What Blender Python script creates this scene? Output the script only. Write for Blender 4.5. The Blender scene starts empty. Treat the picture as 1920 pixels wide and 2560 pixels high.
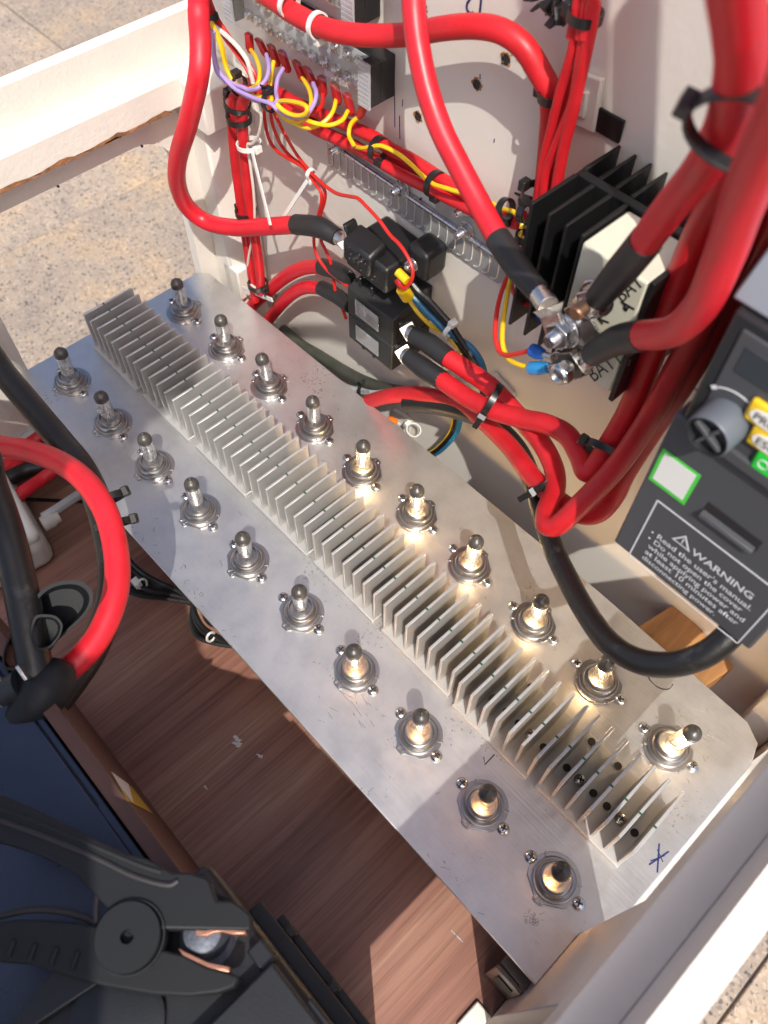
import bpy, bmesh, math, random
from mathutils import Vector, Matrix
random.seed(7)
S = bpy.context.scene
COL = S.collection
# ---------------------------------------------------------------- camera, sky, sun, exposure
RC = ((0.68198592, 0.73131189, 0.00883902), (0.62069422, -0.57235251, -0.53586498), (-0.3868254, 0.3709387, -0.84425742))
CAM = Vector((0.57910059, -0.14848024, 0.59845965)); FPX = 2080.0
right, down, fwd = Vector(RC[0]), Vector(RC[1]), Vector(RC[2])
cd = bpy.data.cameras.new('camera'); co = bpy.data.objects.new('camera', cd); COL.objects.link(co)
m = Matrix((right, -down, -fwd)).transposed().to_4x4(); m.translation = CAM; co.matrix_world = m
cd.sensor_fit = 'VERTICAL'; cd.sensor_height = 36; cd.sensor_width = 27; cd.lens = FPX / 2560 * 36
cd.clip_start = .01; cd.clip_end = 200
cd.dof.use_dof = True; cd.dof.focus_distance = .64; cd.dof.aperture_fstop = 10.0
S.camera = co
SUN = Vector((22, -17, 38)).normalized()
w = bpy.data.worlds.new('World'); S.world = w; w.use_nodes = True
nt = w.node_tree; nt.nodes.clear()
sky = nt.nodes.new('ShaderNodeTexSky'); sky.sky_type = 'NISHITA'; sky.sun_disc = False
sky.air_density = .6; sky.dust_density = 3.0; sky.ozone_density = .3
sky.sun_elevation = math.asin(SUN.z); sky.sun_rotation = math.atan2(SUN.x, SUN.y)
bg = nt.nodes.new('ShaderNodeBackground'); bg.inputs[1].default_value = .15
wo = nt.nodes.new('ShaderNodeOutputWorld'); nt.links.new(sky.outputs[0], bg.inputs[0]); nt.links.new(bg.outputs[0], wo.inputs[0])
sd = bpy.data.lights.new('sun', 'SUN'); sd.energy = 2.9; sd.angle = math.radians(.5); sd.color = (1, .95, .87)
so = bpy.data.objects.new('sun', sd); COL.objects.link(so); so.rotation_euler = SUN.to_track_quat('Z', 'Y').to_euler()
S.view_settings.view_transform = 'Standard'; S.view_settings.look = 'None'; S.view_settings.gamma = 1
S.view_settings.use_curve_mapping = False; S.view_settings.exposure = 0.55
S.cycles.max_bounces = 8; S.cycles.transparent_max_bounces = 12; S.cycles.sample_clamp_indirect = 4.0
S.cycles.caustics_reflective = False; S.cycles.caustics_refractive = False

# ---------------------------------------------------------------- a survey sheet: sight lines through the photograph meet real planes
K = 1920 / 1659.0
def ray(u, v): return right * ((u * K - 960) / FPX) + down * ((v * K - 1280) / FPX) + fwd
def Py(u, v, y): r = ray(u, v); return CAM + r * ((y - CAM.y) / r.y)
def Pz(u, v, z): r = ray(u, v); return CAM + r * ((z - CAM.z) / r.z)
def Px(u, v, x): r = ray(u, v); return CAM + r * ((x - CAM.x) / r.x)
def Pt(u, v, t): return CAM + ray(u, v) * t
FN = {'y': Py, 'z': Pz, 'x': Px, 't': Pt}
def path(L, m='y', val=.2):
    out = []
    for p in L:
        if len(p) == 4: m, val = p[2], p[3]
        elif len(p) == 3: val = p[2]
        out.append(FN[m](p[0], p[1], val))
    return out
def lerpval(L, m, a, b):
    n = len(L); return [(p[0], p[1], m, a + (b - a) * i / (n - 1)) for i, p in enumerate(L)]

# ---------------------------------------------------------------- materials
def mat(name, col, rough=.5, metal=0.0, var=.0, vscale=60, bump=0.0, bscale=200, col2=None, vmin=.35, vmax=.65, rvar=0, coat=0, stretch=None, spec=None):
    M = bpy.data.materials.new(name); M.use_nodes = True
    T = M.node_tree; B = T.nodes['Principled BSDF']
    B.inputs['Base Color'].default_value = (*col, 1); B.inputs['Roughness'].default_value = rough; B.inputs['Metallic'].default_value = metal
    if coat: B.inputs['Coat Weight'].default_value = coat; B.inputs['Coat Roughness'].default_value = .15
    if spec is not None: B.inputs['Specular IOR Level'].default_value = spec
    if var or bump or rvar or col2:
        g = T.nodes.new('ShaderNodeTexCoord'); mp = T.nodes.new('ShaderNodeMapping'); T.links.new(g.outputs['Object'], mp.inputs[0])
        if stretch: mp.inputs['Scale'].default_value = stretch
        n = T.nodes.new('ShaderNodeTexNoise'); n.inputs['Scale'].default_value = vscale; n.inputs['Detail'].default_value = 5; n.inputs['Roughness'].default_value = .6
        T.links.new(mp.outputs[0], n.inputs[0])
        if var or col2:
            cr = T.nodes.new('ShaderNodeValToRGB'); cr.color_ramp.elements[0].position = vmin; cr.color_ramp.elements[1].position = vmax
            c2 = col2 or tuple(c * (1 - var) for c in col)
            cr.color_ramp.elements[0].color = (*c2, 1); cr.color_ramp.elements[1].color = (*col, 1)
            T.links.new(n.outputs[0], cr.inputs[0]); T.links.new(cr.outputs[0], B.inputs['Base Color'])
        if rvar:
            mr = T.nodes.new('ShaderNodeMapRange'); mr.inputs['From Min'].default_value = .3; mr.inputs['From Max'].default_value = .7
            mr.inputs['To Min'].default_value = rough - rvar; mr.inputs['To Max'].default_value = rough + rvar
            T.links.new(n.outputs[0], mr.inputs[0]); T.links.new(mr.outputs[0], B.inputs['Roughness'])
        if bump:
            n2 = T.nodes.new('ShaderNodeTexNoise'); n2.inputs['Scale'].default_value = bscale; n2.inputs['Detail'].default_value = 3
            T.links.new(mp.outputs[0], n2.inputs[0])
            bp = T.nodes.new('ShaderNodeBump'); bp.inputs['Strength'].default_value = bump; bp.inputs['Distance'].default_value = .001
            T.links.new(n2.outputs[0], bp.inputs['Height']); T.links.new(bp.outputs[0], B.inputs['Normal'])
    return M
def emis(name, col, st):
    M = bpy.data.materials.new(name); M.use_nodes = True; B = M.node_tree.nodes['Principled BSDF']
    B.inputs['Base Color'].default_value = (*col, 1); B.inputs['Emission Color'].default_value = (*col, 1); B.inputs['Emission Strength'].default_value = st
    return M
def glassy(name, tint=(1, 1, 1), refl=.12, rough=.02, haze=0.0, k=.55):
    M = bpy.data.materials.new(name); M.use_nodes = True; T = M.node_tree; T.nodes.clear()
    o = T.nodes.new('ShaderNodeOutputMaterial'); mx = T.nodes.new('ShaderNodeMixShader')
    tr = T.nodes.new('ShaderNodeBsdfTransparent'); tr.inputs[0].default_value = (*tint, 1)
    gl = T.nodes.new('ShaderNodeBsdfGlossy'); gl.inputs['Roughness'].default_value = rough
    lw = T.nodes.new('ShaderNodeLayerWeight'); lw.inputs[0].default_value = .35
    ma = T.nodes.new('ShaderNodeMath'); ma.operation = 'MULTIPLY_ADD'; ma.inputs[1].default_value = k; ma.inputs[2].default_value = refl * .3
    T.links.new(lw.outputs['Facing'], ma.inputs[0]); T.links.new(ma.outputs[0], mx.inputs[0])
    T.links.new(tr.outputs[0], mx.inputs[1]); T.links.new(gl.outputs[0], mx.inputs[2])
    if haze:
        df = T.nodes.new('ShaderNodeBsdfDiffuse'); df.inputs[0].default_value = (.8, .8, .82, 1)
        m2 = T.nodes.new('ShaderNodeMixShader'); m2.inputs[0].default_value = haze
        T.links.new(mx.outputs[0], m2.inputs[1]); T.links.new(df.outputs[0], m2.inputs[2]); T.links.new(m2.outputs[0], o.inputs[0])
    else: T.links.new(mx.outputs[0], o.inputs[0])
    return M

M = {}
M['paint'] = mat('cream paint', (.80, .76, .69), .42, var=.06, vscale=14, bump=.35, bscale=260, stretch=(1, 1, 1))
M['wallpaint'] = mat('cream wall paint', (.75, .715, .65), .45, var=.04, vscale=9, bump=.22, bscale=160)
M['rawply'] = mat('raw plywood edge', (.42, .20, .09), .8, var=.55, vscale=120, bump=.8, bscale=300)
M['orangewood'] = mat('raw pine', (.52, .25, .09), .7, var=.45, vscale=60, bump=.5, bscale=200, stretch=(1, .15, 1))
M['red'] = mat('red cable jacket', (.66, .016, .024), .44, var=.30, vscale=28, bump=.12, bscale=140, rvar=.10)
M['redbright'] = mat('bright red cable jacket', (.76, .018, .034), .42, var=.22, vscale=24, bump=.12, bscale=140, rvar=.10)
M['redwire'] = mat('red wire', (.60, .02, .015), .35)
M['redcrimp'] = mat('red crimp sleeve', (.42, .012, .016), .35)
M['yellow'] = mat('yellow wire', (.83, .53, .01), .38)
M['violet'] = mat('violet wire', (.42, .30, .62), .4)
M['blue'] = mat('blue wire', (.02, .16, .32), .4)
M['greywire'] = mat('grey cable jacket', (.50, .52, .53), .45)
M['whitewire'] = mat('white wire', (.70, .67, .60), .45)
M['orange'] = mat('orange wire', (.8, .2, .02), .4)
M['blackcable'] = mat('black rubber cable', (.012, .0115, .011), .38, col2=(.05, .047, .042), vmin=.28, vmax=.40, vscale=70, bump=.2, bscale=300, rvar=.1)
M['olive'] = mat('dark olive cable', (.06, .065, .05), .5, var=.3, vscale=60)
M['shrink'] = mat('black heat shrink', (.02, .02, .021), .5, bump=.25, bscale=110)
M['tie'] = mat('black nylon', (.015, .015, .015), .35)
M['whitetie'] = mat('white nylon', (.74, .73, .69), .4)
M['blackplastic'] = mat('black plastic', (.014, .014, .015), .42, var=.2, vscale=200, bump=.12, bscale=700)
M['blackmatte'] = mat('matte black plastic', (.02, .021, .022), .6, bump=.1, bscale=600)
M['anodised'] = mat('black anodised aluminium', (.012, .012, .013), .45, metal=.2, var=.3, vscale=60)
M['drive'] = mat('dark grey drive plastic', (.062, .066, .075), .5, bump=.12, bscale=1500)
M['drivedark'] = mat('black drive plastic', (.02, .022, .025), .45, bump=.1, bscale=1500)
M['drivesky'] = mat('drive hood sky sheen', (.16, .19, .23), .45, bump=.08, bscale=1500)  # sky reflection on the sloped hood put into a paler blue-grey
M['knob'] = mat('grey knob', (.11, .13, .155), .45)
M['print'] = mat('white print', (.62, .63, .65), .6)
M['ink'] = mat('black marker ink', (.02, .018, .02), .6)
M['blueink'] = mat('blue marker ink', (.02, .025, .13), .5)
M['greenink'] = mat('green ink', (.005, .07, .03), .5)
M['stickergreen'] = mat('green sticker border', (.07, .55, .06), .5)
M['stickerwhite'] = mat('white sticker', (.72, .72, .7), .5)
M['btnyellow'] = mat('yellow key', (.83, .55, .02), .45)
M['btnwhite'] = mat('white key', (.8, .8, .75), .45)
M['btngreen'] = mat('green key', (.02, .62, .05), .4)
M['tin'] = mat('tinned copper', (.72, .70, .66), .28, metal=1, var=.2, vscale=120, rvar=.1)
M['steel'] = mat('zinc plated steel', (.62, .62, .63), .25, metal=1, rvar=.08, vscale=90)
M['darksteel'] = mat('dark steel nut', (.22, .20, .18), .35, metal=1)
M['brownstud'] = mat('browned stud', (.30, .17, .10), .45, metal=.8)
M['lampsteel'] = mat('lamp base steel', (.50, .485, .47), .30, metal=1)
M['copper'] = mat('copper jaw', (.72, .36, .24), .35, metal=.85, var=.2, vscale=200)
M['lead'] = mat('lead post', (.15, .17, .21), .55, metal=.5, var=.4, vscale=260, bump=.4, bscale=500)
M['galv'] = mat('galvanised hinge', (.55, .56, .55), .45, metal=.6, var=.2, vscale=80)
M['ridge'] = mat('hinge edge glint', (.85, .83, .78), .35, metal=.6)  # pale tone paints the glints along the hole edges of the leaf
M['boxcream'] = mat('cream plastic box', (.66, .64, .52), .35, var=.06, vscale=40)
M['filament'] = mat('tungsten wire', (.45, .43, .4), .3, metal=1)
M['hot'] = emis('glowing filament', (1.0, .66, .30), 130)
M['warmhot'] = emis('glowing filament dimmer', (1.0, .50, .16), 45)
M['glass'] = glassy('lamp glass', (1, 1, 1), .25, haze=.10, k=.9)
M['tip'] = mat('smoked lamp tip', (.095, .088, .082), .38, metal=.35, rvar=.06, vscale=200)
M['acrylic'] = glassy('clear cover', (.95, .96, .96), .05, .06, .03, k=.15)
M['acrylicend'] = glassy('ribbed clear cover', (.9, .92, .94), .2, .3, .38)
M['clearwin'] = glassy('clear window', (.75, .85, .82), .35, .08, .22)
M['pcb'] = mat('green circuit', (.05, .12, .09), .5, var=.5, vscale=200)
M['battery'] = mat('battery lid sky tint', (.026, .038, .075), .30, var=.25, vscale=24, bump=.10, bscale=900, rvar=.06)  # blue of the lid stands in for reflected sky
M['batterydark'] = mat('black battery lid', (.014, .016, .02), .38, var=.2, vscale=40, bump=.1, bscale=900)
M['clamp'] = mat('black clamp shell', (.012, .0135, .016), .55, bump=.12, bscale=1200, spec=.3)
M['meter'] = mat('ivory meter case', (.62, .60, .54), .45)
M['meterdark'] = mat('dark meter window', (.04, .05, .06), .3)
M['yellowlabel'] = mat('yellow label', (.55, .36, .03), .5, var=.3, vscale=400, stretch=(1, 1, .2))
M['dust'] = mat('paint chips', (.75, .72, .66), .8)
M['skin'] = mat('skin', (.48, .30, .22), .55)
M['cloth'] = mat('dark cotton', (.05, .06, .08), .9)
M['trouser'] = mat('denim', (.06, .08, .13), .9)
M['hair'] = mat('dark hair', (.02, .015, .012), .7)

def nodes(name):
    Mx = bpy.data.materials.new(name); Mx.use_nodes = True; T = Mx.node_tree
    return Mx, T, T.nodes['Principled BSDF']
def N(T, t, **kw):
    n = T.nodes.new('ShaderNode' + t)
    for k, v in kw.items():
        if k.startswith('i_'): n.inputs[int(k[2:]) if k[2:].isdigit() else k[2:].replace('_', ' ')].default_value = v
        else: setattr(n, k, v)
    return n
def ramp(T, stops):
    r = T.nodes.new('ShaderNodeValToRGB'); e = r.color_ramp.elements
    while len(e) < len(stops): e.new(.5)
    for i, (p, c) in enumerate(stops): e[i].position = p; e[i].color = (*c, 1) if len(c) == 3 else c
    return r
def lk(T, a, b): T.links.new(a, b)

# aluminium plate: satin rolled sheet with blotches, smears, fine scratches
def make_alu(name, base, rough, scr=.5, blot=1.0, metal=1.0):
    Mx, T, B = nodes(name); B.inputs['Metallic'].default_value = metal
    tc = N(T, 'TexCoord')
    n1 = N(T, 'TexNoise', i_Scale=7.0, i_Detail=6.0, i_Roughness=.65); lk(T, tc.outputs['Object'], n1.inputs[0])
    n2 = N(T, 'TexNoise', i_Scale=60.0, i_Detail=5.0, i_Roughness=.7); lk(T, tc.outputs['Object'], n2.inputs[0])
    r1 = ramp(T, [(.3, tuple(c * (1 - .28 * blot) for c in base)), (.55, base), (.75, tuple(min(1, c * 1.08) for c in base))]); lk(T, n1.outputs[0], r1.inputs[0])
    r2 = ramp(T, [(.30, (.82, .82, .82)), (.55, (1, 1, 1))]); lk(T, n2.outputs[0], r2.inputs[0])
    mx = N(T, 'MixRGB', blend_type='MULTIPLY'); mx.inputs[0].default_value = .7 * blot
    lk(T, r1.outputs[0], mx.inputs[1]); lk(T, r2.outputs[0], mx.inputs[2])
    # chips and pits
    n4 = N(T, 'TexNoise', i_Scale=420.0, i_Detail=2.0); lk(T, tc.outputs['Object'], n4.inputs[0])
    n5 = N(T, 'TexNoise', i_Scale=16.0, i_Detail=3.0); lk(T, tc.outputs['Object'], n5.inputs[0])
    mu = N(T, 'Math', operation='MULTIPLY'); lk(T, n4.outputs[0], mu.inputs[0]); lk(T, n5.outputs[0], mu.inputs[1])
    rp = ramp(T, [(.405, (0, 0, 0)), (.43, (1, 1, 1))]); lk(T, mu.outputs[0], rp.inputs[0])
    mx2 = N(T, 'MixRGB'); mx2.inputs[2].default_value = (.12, .11, .10, 1)
    sc = N(T, 'Math', operation='MULTIPLY'); sc.inputs[1].default_value = .6 * blot; lk(T, rp.outputs[0], sc.inputs[0]); lk(T, sc.outputs[0], mx2.inputs[0])
    lk(T, mx.outputs[0], mx2.inputs[1]); lk(T, mx2.outputs[0], B.inputs['Base Color'])
    mr = N(T, 'MapRange'); mr.inputs['From Min'].default_value = .25; mr.inputs['From Max'].default_value = .75
    mr.inputs['To Min'].default_value = rough - .09; mr.inputs['To Max'].default_value = rough + .12
    ad = N(T, 'Math', operation='ADD'); lk(T, n1.outputs[0], ad.inputs[0]); lk(T, n2.outputs[0], ad.inputs[1])
    hf = N(T, 'Math', operation='MULTIPLY'); hf.inputs[1].default_value = .5; lk(T, ad.outputs[0], hf.inputs[0])
    lk(T, hf.outputs[0], mr.inputs[0]); lk(T, mr.outputs[0], B.inputs['Roughness'])
    # rolling lines along the sheet
    mp = N(T, 'Mapping'); mp.inputs['Scale'].default_value = (8, 500, 8); lk(T, tc.outputs['Object'], mp.inputs[0])
    n3 = N(T, 'TexNoise', i_Scale=1.0, i_Detail=3.0); lk(T, mp.outputs[0], n3.inputs[0])
    a2 = N(T, 'Math', operation='ADD'); lk(T, n3.outputs[0], a2.inputs[0])
    m3 = N(T, 'Math', operation='MULTIPLY'); m3.inputs[1].default_value = .9; lk(T, n2.outputs[0], m3.inputs[0]); lk(T, m3.outputs[0], a2.inputs[1])
    bp = N(T, 'Bump'); bp.inputs['Strength'].default_value = scr; bp.inputs['Distance'].default_value = .0006
    lk(T, a2.outputs[0], bp.inputs['Height']); lk(T, bp.outputs[0], B.inputs['Normal'])
    return Mx
M['alu'] = make_alu('aluminium sheet', (.70, .695, .685), .34, .26, .65, .82)
M['fin'] = make_alu('extruded aluminium', (.60, .595, .58), .42, .15, .35, .5)

def make_granite(name, k=1.0):
    Mx, T, B = nodes(name); B.inputs['Roughness'].default_value = .8
    tc = N(T, 'TexCoord')
    v = N(T, 'TexVoronoi', i_Scale=235.0 * k); v.inputs['Randomness'].default_value = 1; lk(T, tc.outputs['Object'], v.inputs[0])
    bw = N(T, 'SeparateColor'); lk(T, v.outputs['Color'], bw.inputs[0])
    r = ramp(T, [(.0, (.11, .10, .10)), (.07, (.22, .19, .17)), (.16, (.34, .275, .215)), (.42, (.43, .345, .265)), (.75, (.36, .30, .245)), (1, (.52, .43, .34))]); lk(T, bw.outputs[0], r.inputs[0])
    n = N(T, 'TexNoise', i_Scale=5.0, i_Detail=5.0, i_Roughness=.7); lk(T, tc.outputs['Object'], n.inputs[0])
    r2 = ramp(T, [(.3, (.66, .67, .72)), (.5, (.97, .95, .93)), (.66, (1.2, 1.06, .86))]); lk(T, n.outputs[0], r2.inputs[0])
    mx = N(T, 'MixRGB', blend_type='MULTIPLY'); mx.inputs[0].default_value = 1; lk(T, r.outputs[0], mx.inputs[1]); lk(T, r2.outputs[0], mx.inputs[2])
    n6 = N(T, 'TexNoise', i_Scale=11.0, i_Detail=2.0); lk(T, tc.outputs['Object'], n6.inputs[0])
    r6 = ramp(T, [(.70, (1, 1, 1)), (.76, (.45, .40, .36))]); lk(T, n6.outputs[0], r6.inputs[0])
    mx3 = N(T, 'MixRGB', blend_type='MULTIPLY'); mx3.inputs[0].default_value = .8; lk(T, mx.outputs[0], mx3.inputs[1]); lk(T, r6.outputs[0], mx3.inputs[2])
    oi = N(T, 'ObjectInfo'); mr = N(T, 'MapRange'); mr.inputs['To Min'].default_value = .9; mr.inputs['To Max'].default_value = 1.08; lk(T, oi.outputs['Random'], mr.inputs[0])
    mx2 = N(T, 'MixRGB', blend_type='MULTIPLY'); mx2.inputs[0].default_value = 1; lk(T, mx3.outputs[0], mx2.inputs[1]); lk(T, mr.outputs[0], mx2.inputs[2])
    lk(T, mx2.outputs[0], B.inputs['Base Color'])
    bp = N(T, 'Bump'); bp.inputs['Strength'].default_value = .5; bp.inputs['Distance'].default_value = .002; lk(T, bw.outputs[1], bp.inputs['Height']); lk(T, bp.outputs[0], B.inputs['Normal'])
    return Mx
M['granite'] = make_granite('granite paving')
M['bed'] = mat('sand bed', (.30, .25, .20), .95, var=.3, vscale=30, bump=.6, bscale=400)

def make_walnut():
    Mx, T, B = nodes('walnut laminate'); B.inputs['Roughness'].default_value = .42
    tc = N(T, 'TexCoord'); mp = N(T, 'Mapping'); mp.inputs['Scale'].default_value = (34, 1.6, 1); lk(T, tc.outputs['Object'], mp.inputs[0])
    n = N(T, 'TexNoise', i_Scale=1.0, i_Detail=6.0, i_Roughness=.6); n.inputs['Distortion'].default_value = .35; lk(T, mp.outputs[0], n.inputs[0])
    r = ramp(T, [(.22, (.12, .054, .042)), (.40, (.235, .108, .078)), (.50, (.295, .142, .102)), (.60, (.35, .188, .132)), (.76, (.50, .32, .225))]); lk(T, n.outputs[0], r.inputs[0])
    mp2 = N(T, 'Mapping'); mp2.inputs['Scale'].default_value = (420, 9, 1); lk(T, tc.outputs['Object'], mp2.inputs[0])
    n2 = N(T, 'TexNoise', i_Scale=1.0, i_Detail=4.0, i_Roughness=.7); lk(T, mp2.outputs[0], n2.inputs[0])
    r2 = ramp(T, [(.33, (.62, .58, .56)), (.55, (1.05, 1.05, 1.05))]); lk(T, n2.outputs[0], r2.inputs[0])
    mx = N(T, 'MixRGB', blend_type='MULTIPLY'); mx.inputs[0].default_value = .8; lk(T, r.outputs[0], mx.inputs[1]); lk(T, r2.outputs[0], mx.inputs[2])
    lk(T, mx.outputs[0], B.inputs['Base Color'])
    bp = N(T, 'Bump'); bp.inputs['Strength'].default_value = .18; bp.inputs['Distance'].default_value = .0005; lk(T, n2.outputs[0], bp.inputs['Height']); lk(T, bp.outputs[0], B.inputs['Normal'])
    return Mx
M['walnut'] = make_walnut()

# ---------------------------------------------------------------- mesh helpers
class MB:
    def __init__(s): s.v = []; s.f = []; s.sm = []
    def add(s, vs, fs, smooth=False):
        o = len(s.v); s.v += [Vector(v) for v in vs]; s.f += [tuple(i + o for i in f) for f in fs]; s.sm += [smooth] * len(fs); return s
    def obox(s, c, ax, ay, az, hx, hy, hz):
        c = Vector(c); X, Y, Z = Vector(ax).normalized() * hx, Vector(ay).normalized() * hy, Vector(az).normalized() * hz
        vs = [c + X * i + Y * j + Z * k for i in (-1, 1) for j in (-1, 1) for k in (-1, 1)]
        return s.add(vs, [(0, 1, 3, 2), (4, 6, 7, 5), (0, 4, 5, 1), (2, 3, 7, 6), (0, 2, 6, 4), (1, 5, 7, 3)])
    def box(s, x0, x1, y0, y1, z0, z1):
        return s.obox(((x0 + x1) / 2, (y0 + y1) / 2, (z0 + z1) / 2), (1, 0, 0), (0, 1, 0), (0, 0, 1), (x1 - x0) / 2, (y1 - y0) / 2, (z1 - z0) / 2)
    def prism(s, pts, d):
        pts = [Vector(p) for p in pts]; d = Vector(d); n = len(pts)
        return s.add(pts + [p + d for p in pts], [tuple(range(n - 1, -1, -1)), tuple(range(n, 2 * n))] + [(i, (i + 1) % n, n + (i + 1) % n, n + i) for i in range(n)])
    def tube(s, P, r, n=10, sub=6, cap=True, flat=None):
        P = [Vector(p) for p in P]; rr = r if isinstance(r, (list, tuple)) else [r] * len(P)
        Q = []; RR = []
        if len(P) > 2 and sub > 1:
            for i in range(len(P) - 1):
                p0 = P[i - 1] if i else P[0] * 2 - P[1]; p1, p2 = P[i], P[i + 1]; p3 = P[i + 2] if i + 2 < len(P) else P[-1] * 2 - P[-2]
                for k in range(sub):
                    t = k / sub
                    Q.append(.5 * (2 * p1 + (p2 - p0) * t + (2 * p0 - 5 * p1 + 4 * p2 - p3) * t * t + (3 * p1 - p0 - 3 * p2 + p3) * t ** 3)); RR.append(rr[i] * (1 - t) + rr[i + 1] * t)
            Q.append(P[-1]); RR.append(rr[-1])
        else: Q, RR = P, list(rr)
        T = [(Q[min(i + 1, len(Q) - 1)] - Q[max(i - 1, 0)]).normalized() for i in range(len(Q))]
        a = T[0].orthogonal().normalized() if flat is None else (Vector(flat) - T[0] * Vector(flat).dot(T[0])).normalized()
        vs = []
        for i, q in enumerate(Q):
            if i: a = (a - T[i] * a.dot(T[i])); a = a.normalized() if a.length > 1e-6 else T[i].orthogonal().normalized()
            b = T[i].cross(a)
            vs += [q + (a * math.cos(2 * math.pi * j / n) + b * math.sin(2 * math.pi * j / n)) * RR[i] for j in range(n)]
        L = len(Q); fs = [(i * n + j, i * n + (j + 1) % n, (i + 1) * n + (j + 1) % n, (i + 1) * n + j) for i in range(L - 1) for j in range(n)]
        s.add(vs, fs, True)
        if cap: s.add(vs[:n], [tuple(range(n - 1, -1, -1))]); s.add(vs[-n:], [tuple(range(n))])
        return s
    def lathe(s, prof, c=(0, 0, 0), axis=(0, 0, 1), n=24, smooth=True):
        c = Vector(c); A = Vector(axis).normalized(); X = A.orthogonal().normalized(); Y = A.cross(X)
        vs = []
        for r, z in prof: vs += [c + A * z + (X * math.cos(2 * math.pi * j / n) + Y * math.sin(2 * math.pi * j / n)) * max(r, 1e-5) for j in range(n)]
        fs = [(i * n + j, i * n + (j + 1) % n, (i + 1) * n + (j + 1) % n, (i + 1) * n + j) for i in range(len(prof) - 1) for j in range(n)]
        return s.add(vs, fs, smooth)
    def cyl(s, p0, p1, r, n=16, smooth=True):
        return s.tube([p0, p1], r, n, 1)
    def mesh(s, name, org=Vector()):
        me = bpy.data.meshes.new(name); me.from_pydata([v - org for v in s.v], [], s.f); me.update()
        me.polygons.foreach_set('use_smooth', s.sm)
        bm = bmesh.new(); bm.from_mesh(me); bmesh.ops.remove_doubles(bm, verts=bm.verts, dist=1e-7); bmesh.ops.recalc_face_normals(bm, faces=bm.faces); bm.to_mesh(me); bm.free()
        try: me.set_sharp_from_angle(angle=math.radians(40))
        except Exception: pass
        return me
def worldloc(o):
    v = Vector()
    while o: v += o.location; o = o.parent
    return v
def obj(name, mb, m, parent=None, bevel=0, at=None, seg=2):
    org = worldloc(parent) if parent else (Vector(at) if at else Vector())
    me = mb.mesh(name, org); o = bpy.data.objects.new(name, me); COL.objects.link(o)
    if isinstance(m, str): m = M[m]
    me.materials.append(m)
    if parent: o.parent = parent
    elif at: o.location = at
    if bevel:
        b = o.modifiers.new('bevel', 'BEVEL'); b.width = bevel; b.segments = seg; b.limit_method = 'ANGLE'; b.angle_limit = math.radians(40)
    return o
def tag(o, label, cat, group=None):
    o['label'] = label; o['category'] = cat
    if group: o['group'] = group
    return o
def thing(name, label, cat, loc, group=None, rz=0):
    o = bpy.data.objects.new(name, None); COL.objects.link(o); o.location = loc; o.rotation_euler = (0, 0, rz); o.empty_display_size = .01
    return tag(o, label, cat, group)
def struct(o): o['kind'] = 'structure'; return o
def text(name, body, m, parent, o, xd, yd, size=None, width=None, thick=.0002, ysc=1.0, align='LEFT', bold=0):
    cu = bpy.data.curves.new(name, 'FONT'); cu.body = body; cu.size = 1; cu.extrude = 0; cu.align_x = align; cu.offset = bold; cu.resolution_u = 3
    ob = bpy.data.objects.new('tmp', cu); COL.objects.link(ob)
    dg = bpy.context.evaluated_depsgraph_get(); me = bpy.data.meshes.new_from_object(ob.evaluated_get(dg)); bpy.data.objects.remove(ob)
    xs = [v.co.x for v in me.vertices]
    if width: size = width / (max(xs) - min(xs))
    X = Vector(xd).normalized(); Y = Vector(yd).normalized(); Nn = X.cross(Y).normalized(); o = Vector(o) - worldloc(parent)
    for v in me.vertices: c = v.co.copy(); v.co = o + X * c.x * size + Y * c.y * size * ysc + Nn * thick
    me.materials.append(M[m] if isinstance(m, str) else m); me.name = name
    t = bpy.data.objects.new(name, me); COL.objects.link(t); t.parent = parent
    return t

M['clipplastic'] = mat('cream clip plastic', (.70, .66, .59), .5)
M['walnut2'] = mat('dark walnut edge', (.13, .060, .045), .5, var=.45, vscale=40, bump=.1, bscale=300, stretch=(.2, 1, 6))

# ================================================================ GROUND
GZ = -.60
mb = MB(); mb.add([(-40, -40, GZ - .006), (40, -40, GZ - .006), (40, 40, GZ - .006), (-40, 40, GZ - .006)], [(0, 1, 2, 3)])
pave = struct(obj('pavement', mb, 'bed'))
mb = MB(); mb.box(-.458, .458, -.458, .458, -.04, 0)
sl0 = obj('paving_slab', mb, 'granite', pave, .002); sl0.location -= worldloc(pave)
first = True
for i in range(-3, 4):
    for j in range(-3, 3):
        c = Vector((-.985 + .92 * i + .46, .74 + .92 * j + .46, GZ + random.uniform(-.001, .001)))
        s_ = sl0 if first else sl0.copy()
        if not first: COL.objects.link(s_)
        first = False; s_.parent = pave; s_.location = c

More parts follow.
